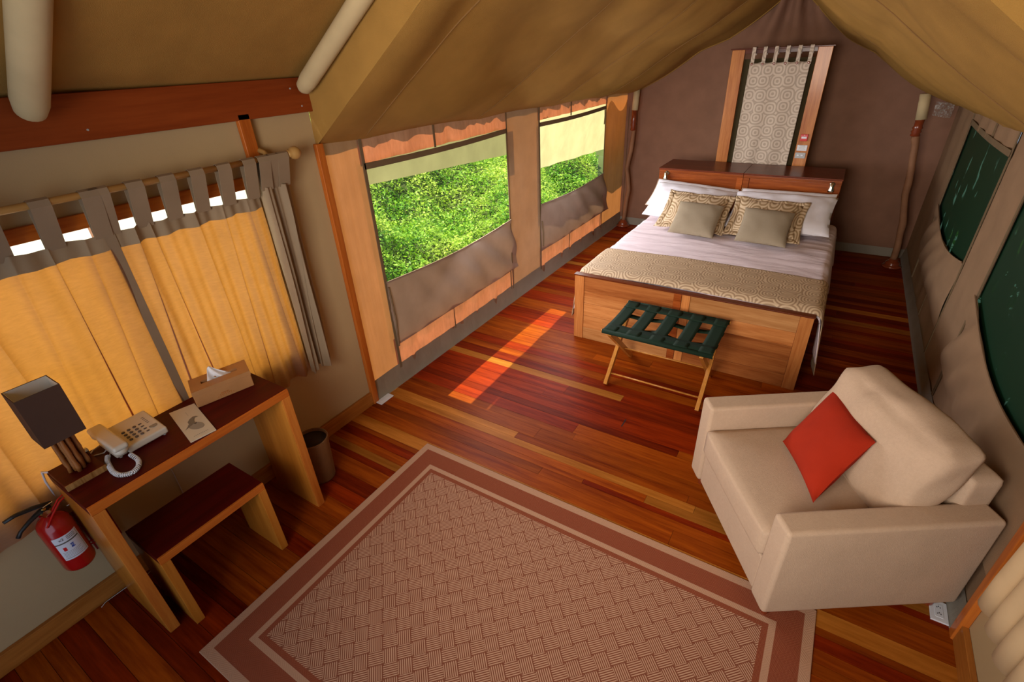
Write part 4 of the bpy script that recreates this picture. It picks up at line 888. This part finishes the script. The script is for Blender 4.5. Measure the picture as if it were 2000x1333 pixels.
# ------------------------------------------------------------------ outside
def leaves(name, label, gen, count, smin, smax, mat):
    P = gen(count); n = len(P); s_ = rng.uniform(smin, smax, n)[:, None]
    nrm = rng.normal(size=(n, 3)) * .65 + np.array([.25, 0, 1.0]); nrm /= np.linalg.norm(nrm, axis=1)[:, None]
    t = np.cross(nrm, rng.normal(size=(n, 3))); t /= np.linalg.norm(t, axis=1)[:, None]; b = np.cross(nrm, t)
    v = np.stack([P - t * s_, P + b * s_ * .5 + nrm * s_ * .12, P + t * s_, P - b * s_ * .5 + nrm * s_ * .12], 1).reshape(-1, 3)
    me = bpy.data.meshes.new(name); me.vertices.add(4 * n); me.vertices.foreach_set('co', v.ravel()); me.loops.add(4 * n); me.loops.foreach_set('vertex_index', np.arange(4 * n, dtype=np.int32))
    me.polygons.add(n); me.polygons.foreach_set('loop_start', np.arange(0, 4 * n, 4, dtype=np.int32)); me.polygons.foreach_set('loop_total', np.full(n, 4, np.int32)); me.update(); me.materials.append(M[mat])
    o = bpy.data.objects.new(name, me); COL.objects.link(o); o['label'] = label; o['category'] = 'undergrowth'; o['kind'] = 'stuff'; return o
def hgt(x, yy): return -.75 + .42 * np.maximum(0, -x - .8) + .16 * np.sin(x * 2.3 + 1.3 * np.sin(yy * 1.1)) + .14 * np.sin(yy * 1.9 + x) + .08 * np.sin(yy * 4.3 + x * 3.1)
def gL(c):
    x = -.9 - 5.2 * rng.random(c); yy = -.8 + (5.5 + (-x) * 1.9) * rng.random(c); k = rng.random(c)
    z = hgt(x, yy) + .22 * (k ** 2) * (1 + np.sin(x * 7) * np.sin(yy * 6)); return np.stack([x, yy, z], 1)
leaves('undergrowth', 'dense bright green leafy undergrowth outside the left windows', gL, 130000, .014, .036, 'leaf')
g = MB().sheet(lambda u, v: (-.6 - 6.2 * u, -2.5 + 22 * v, float(hgt(-.6 - 6.2 * u, -2.5 + 22 * v)) - .03), 60, 160)
o = struct('ground', g, 'earth', smooth=True)
def gR(c):
    x = WX + .5 + 1.6 * rng.random(c); yy = -1 + 7 * rng.random(c); z = -.6 + (.35 + 1.1 * (x - WX - .4)) + .35 * rng.random(c); return np.stack([x, yy, z], 1)
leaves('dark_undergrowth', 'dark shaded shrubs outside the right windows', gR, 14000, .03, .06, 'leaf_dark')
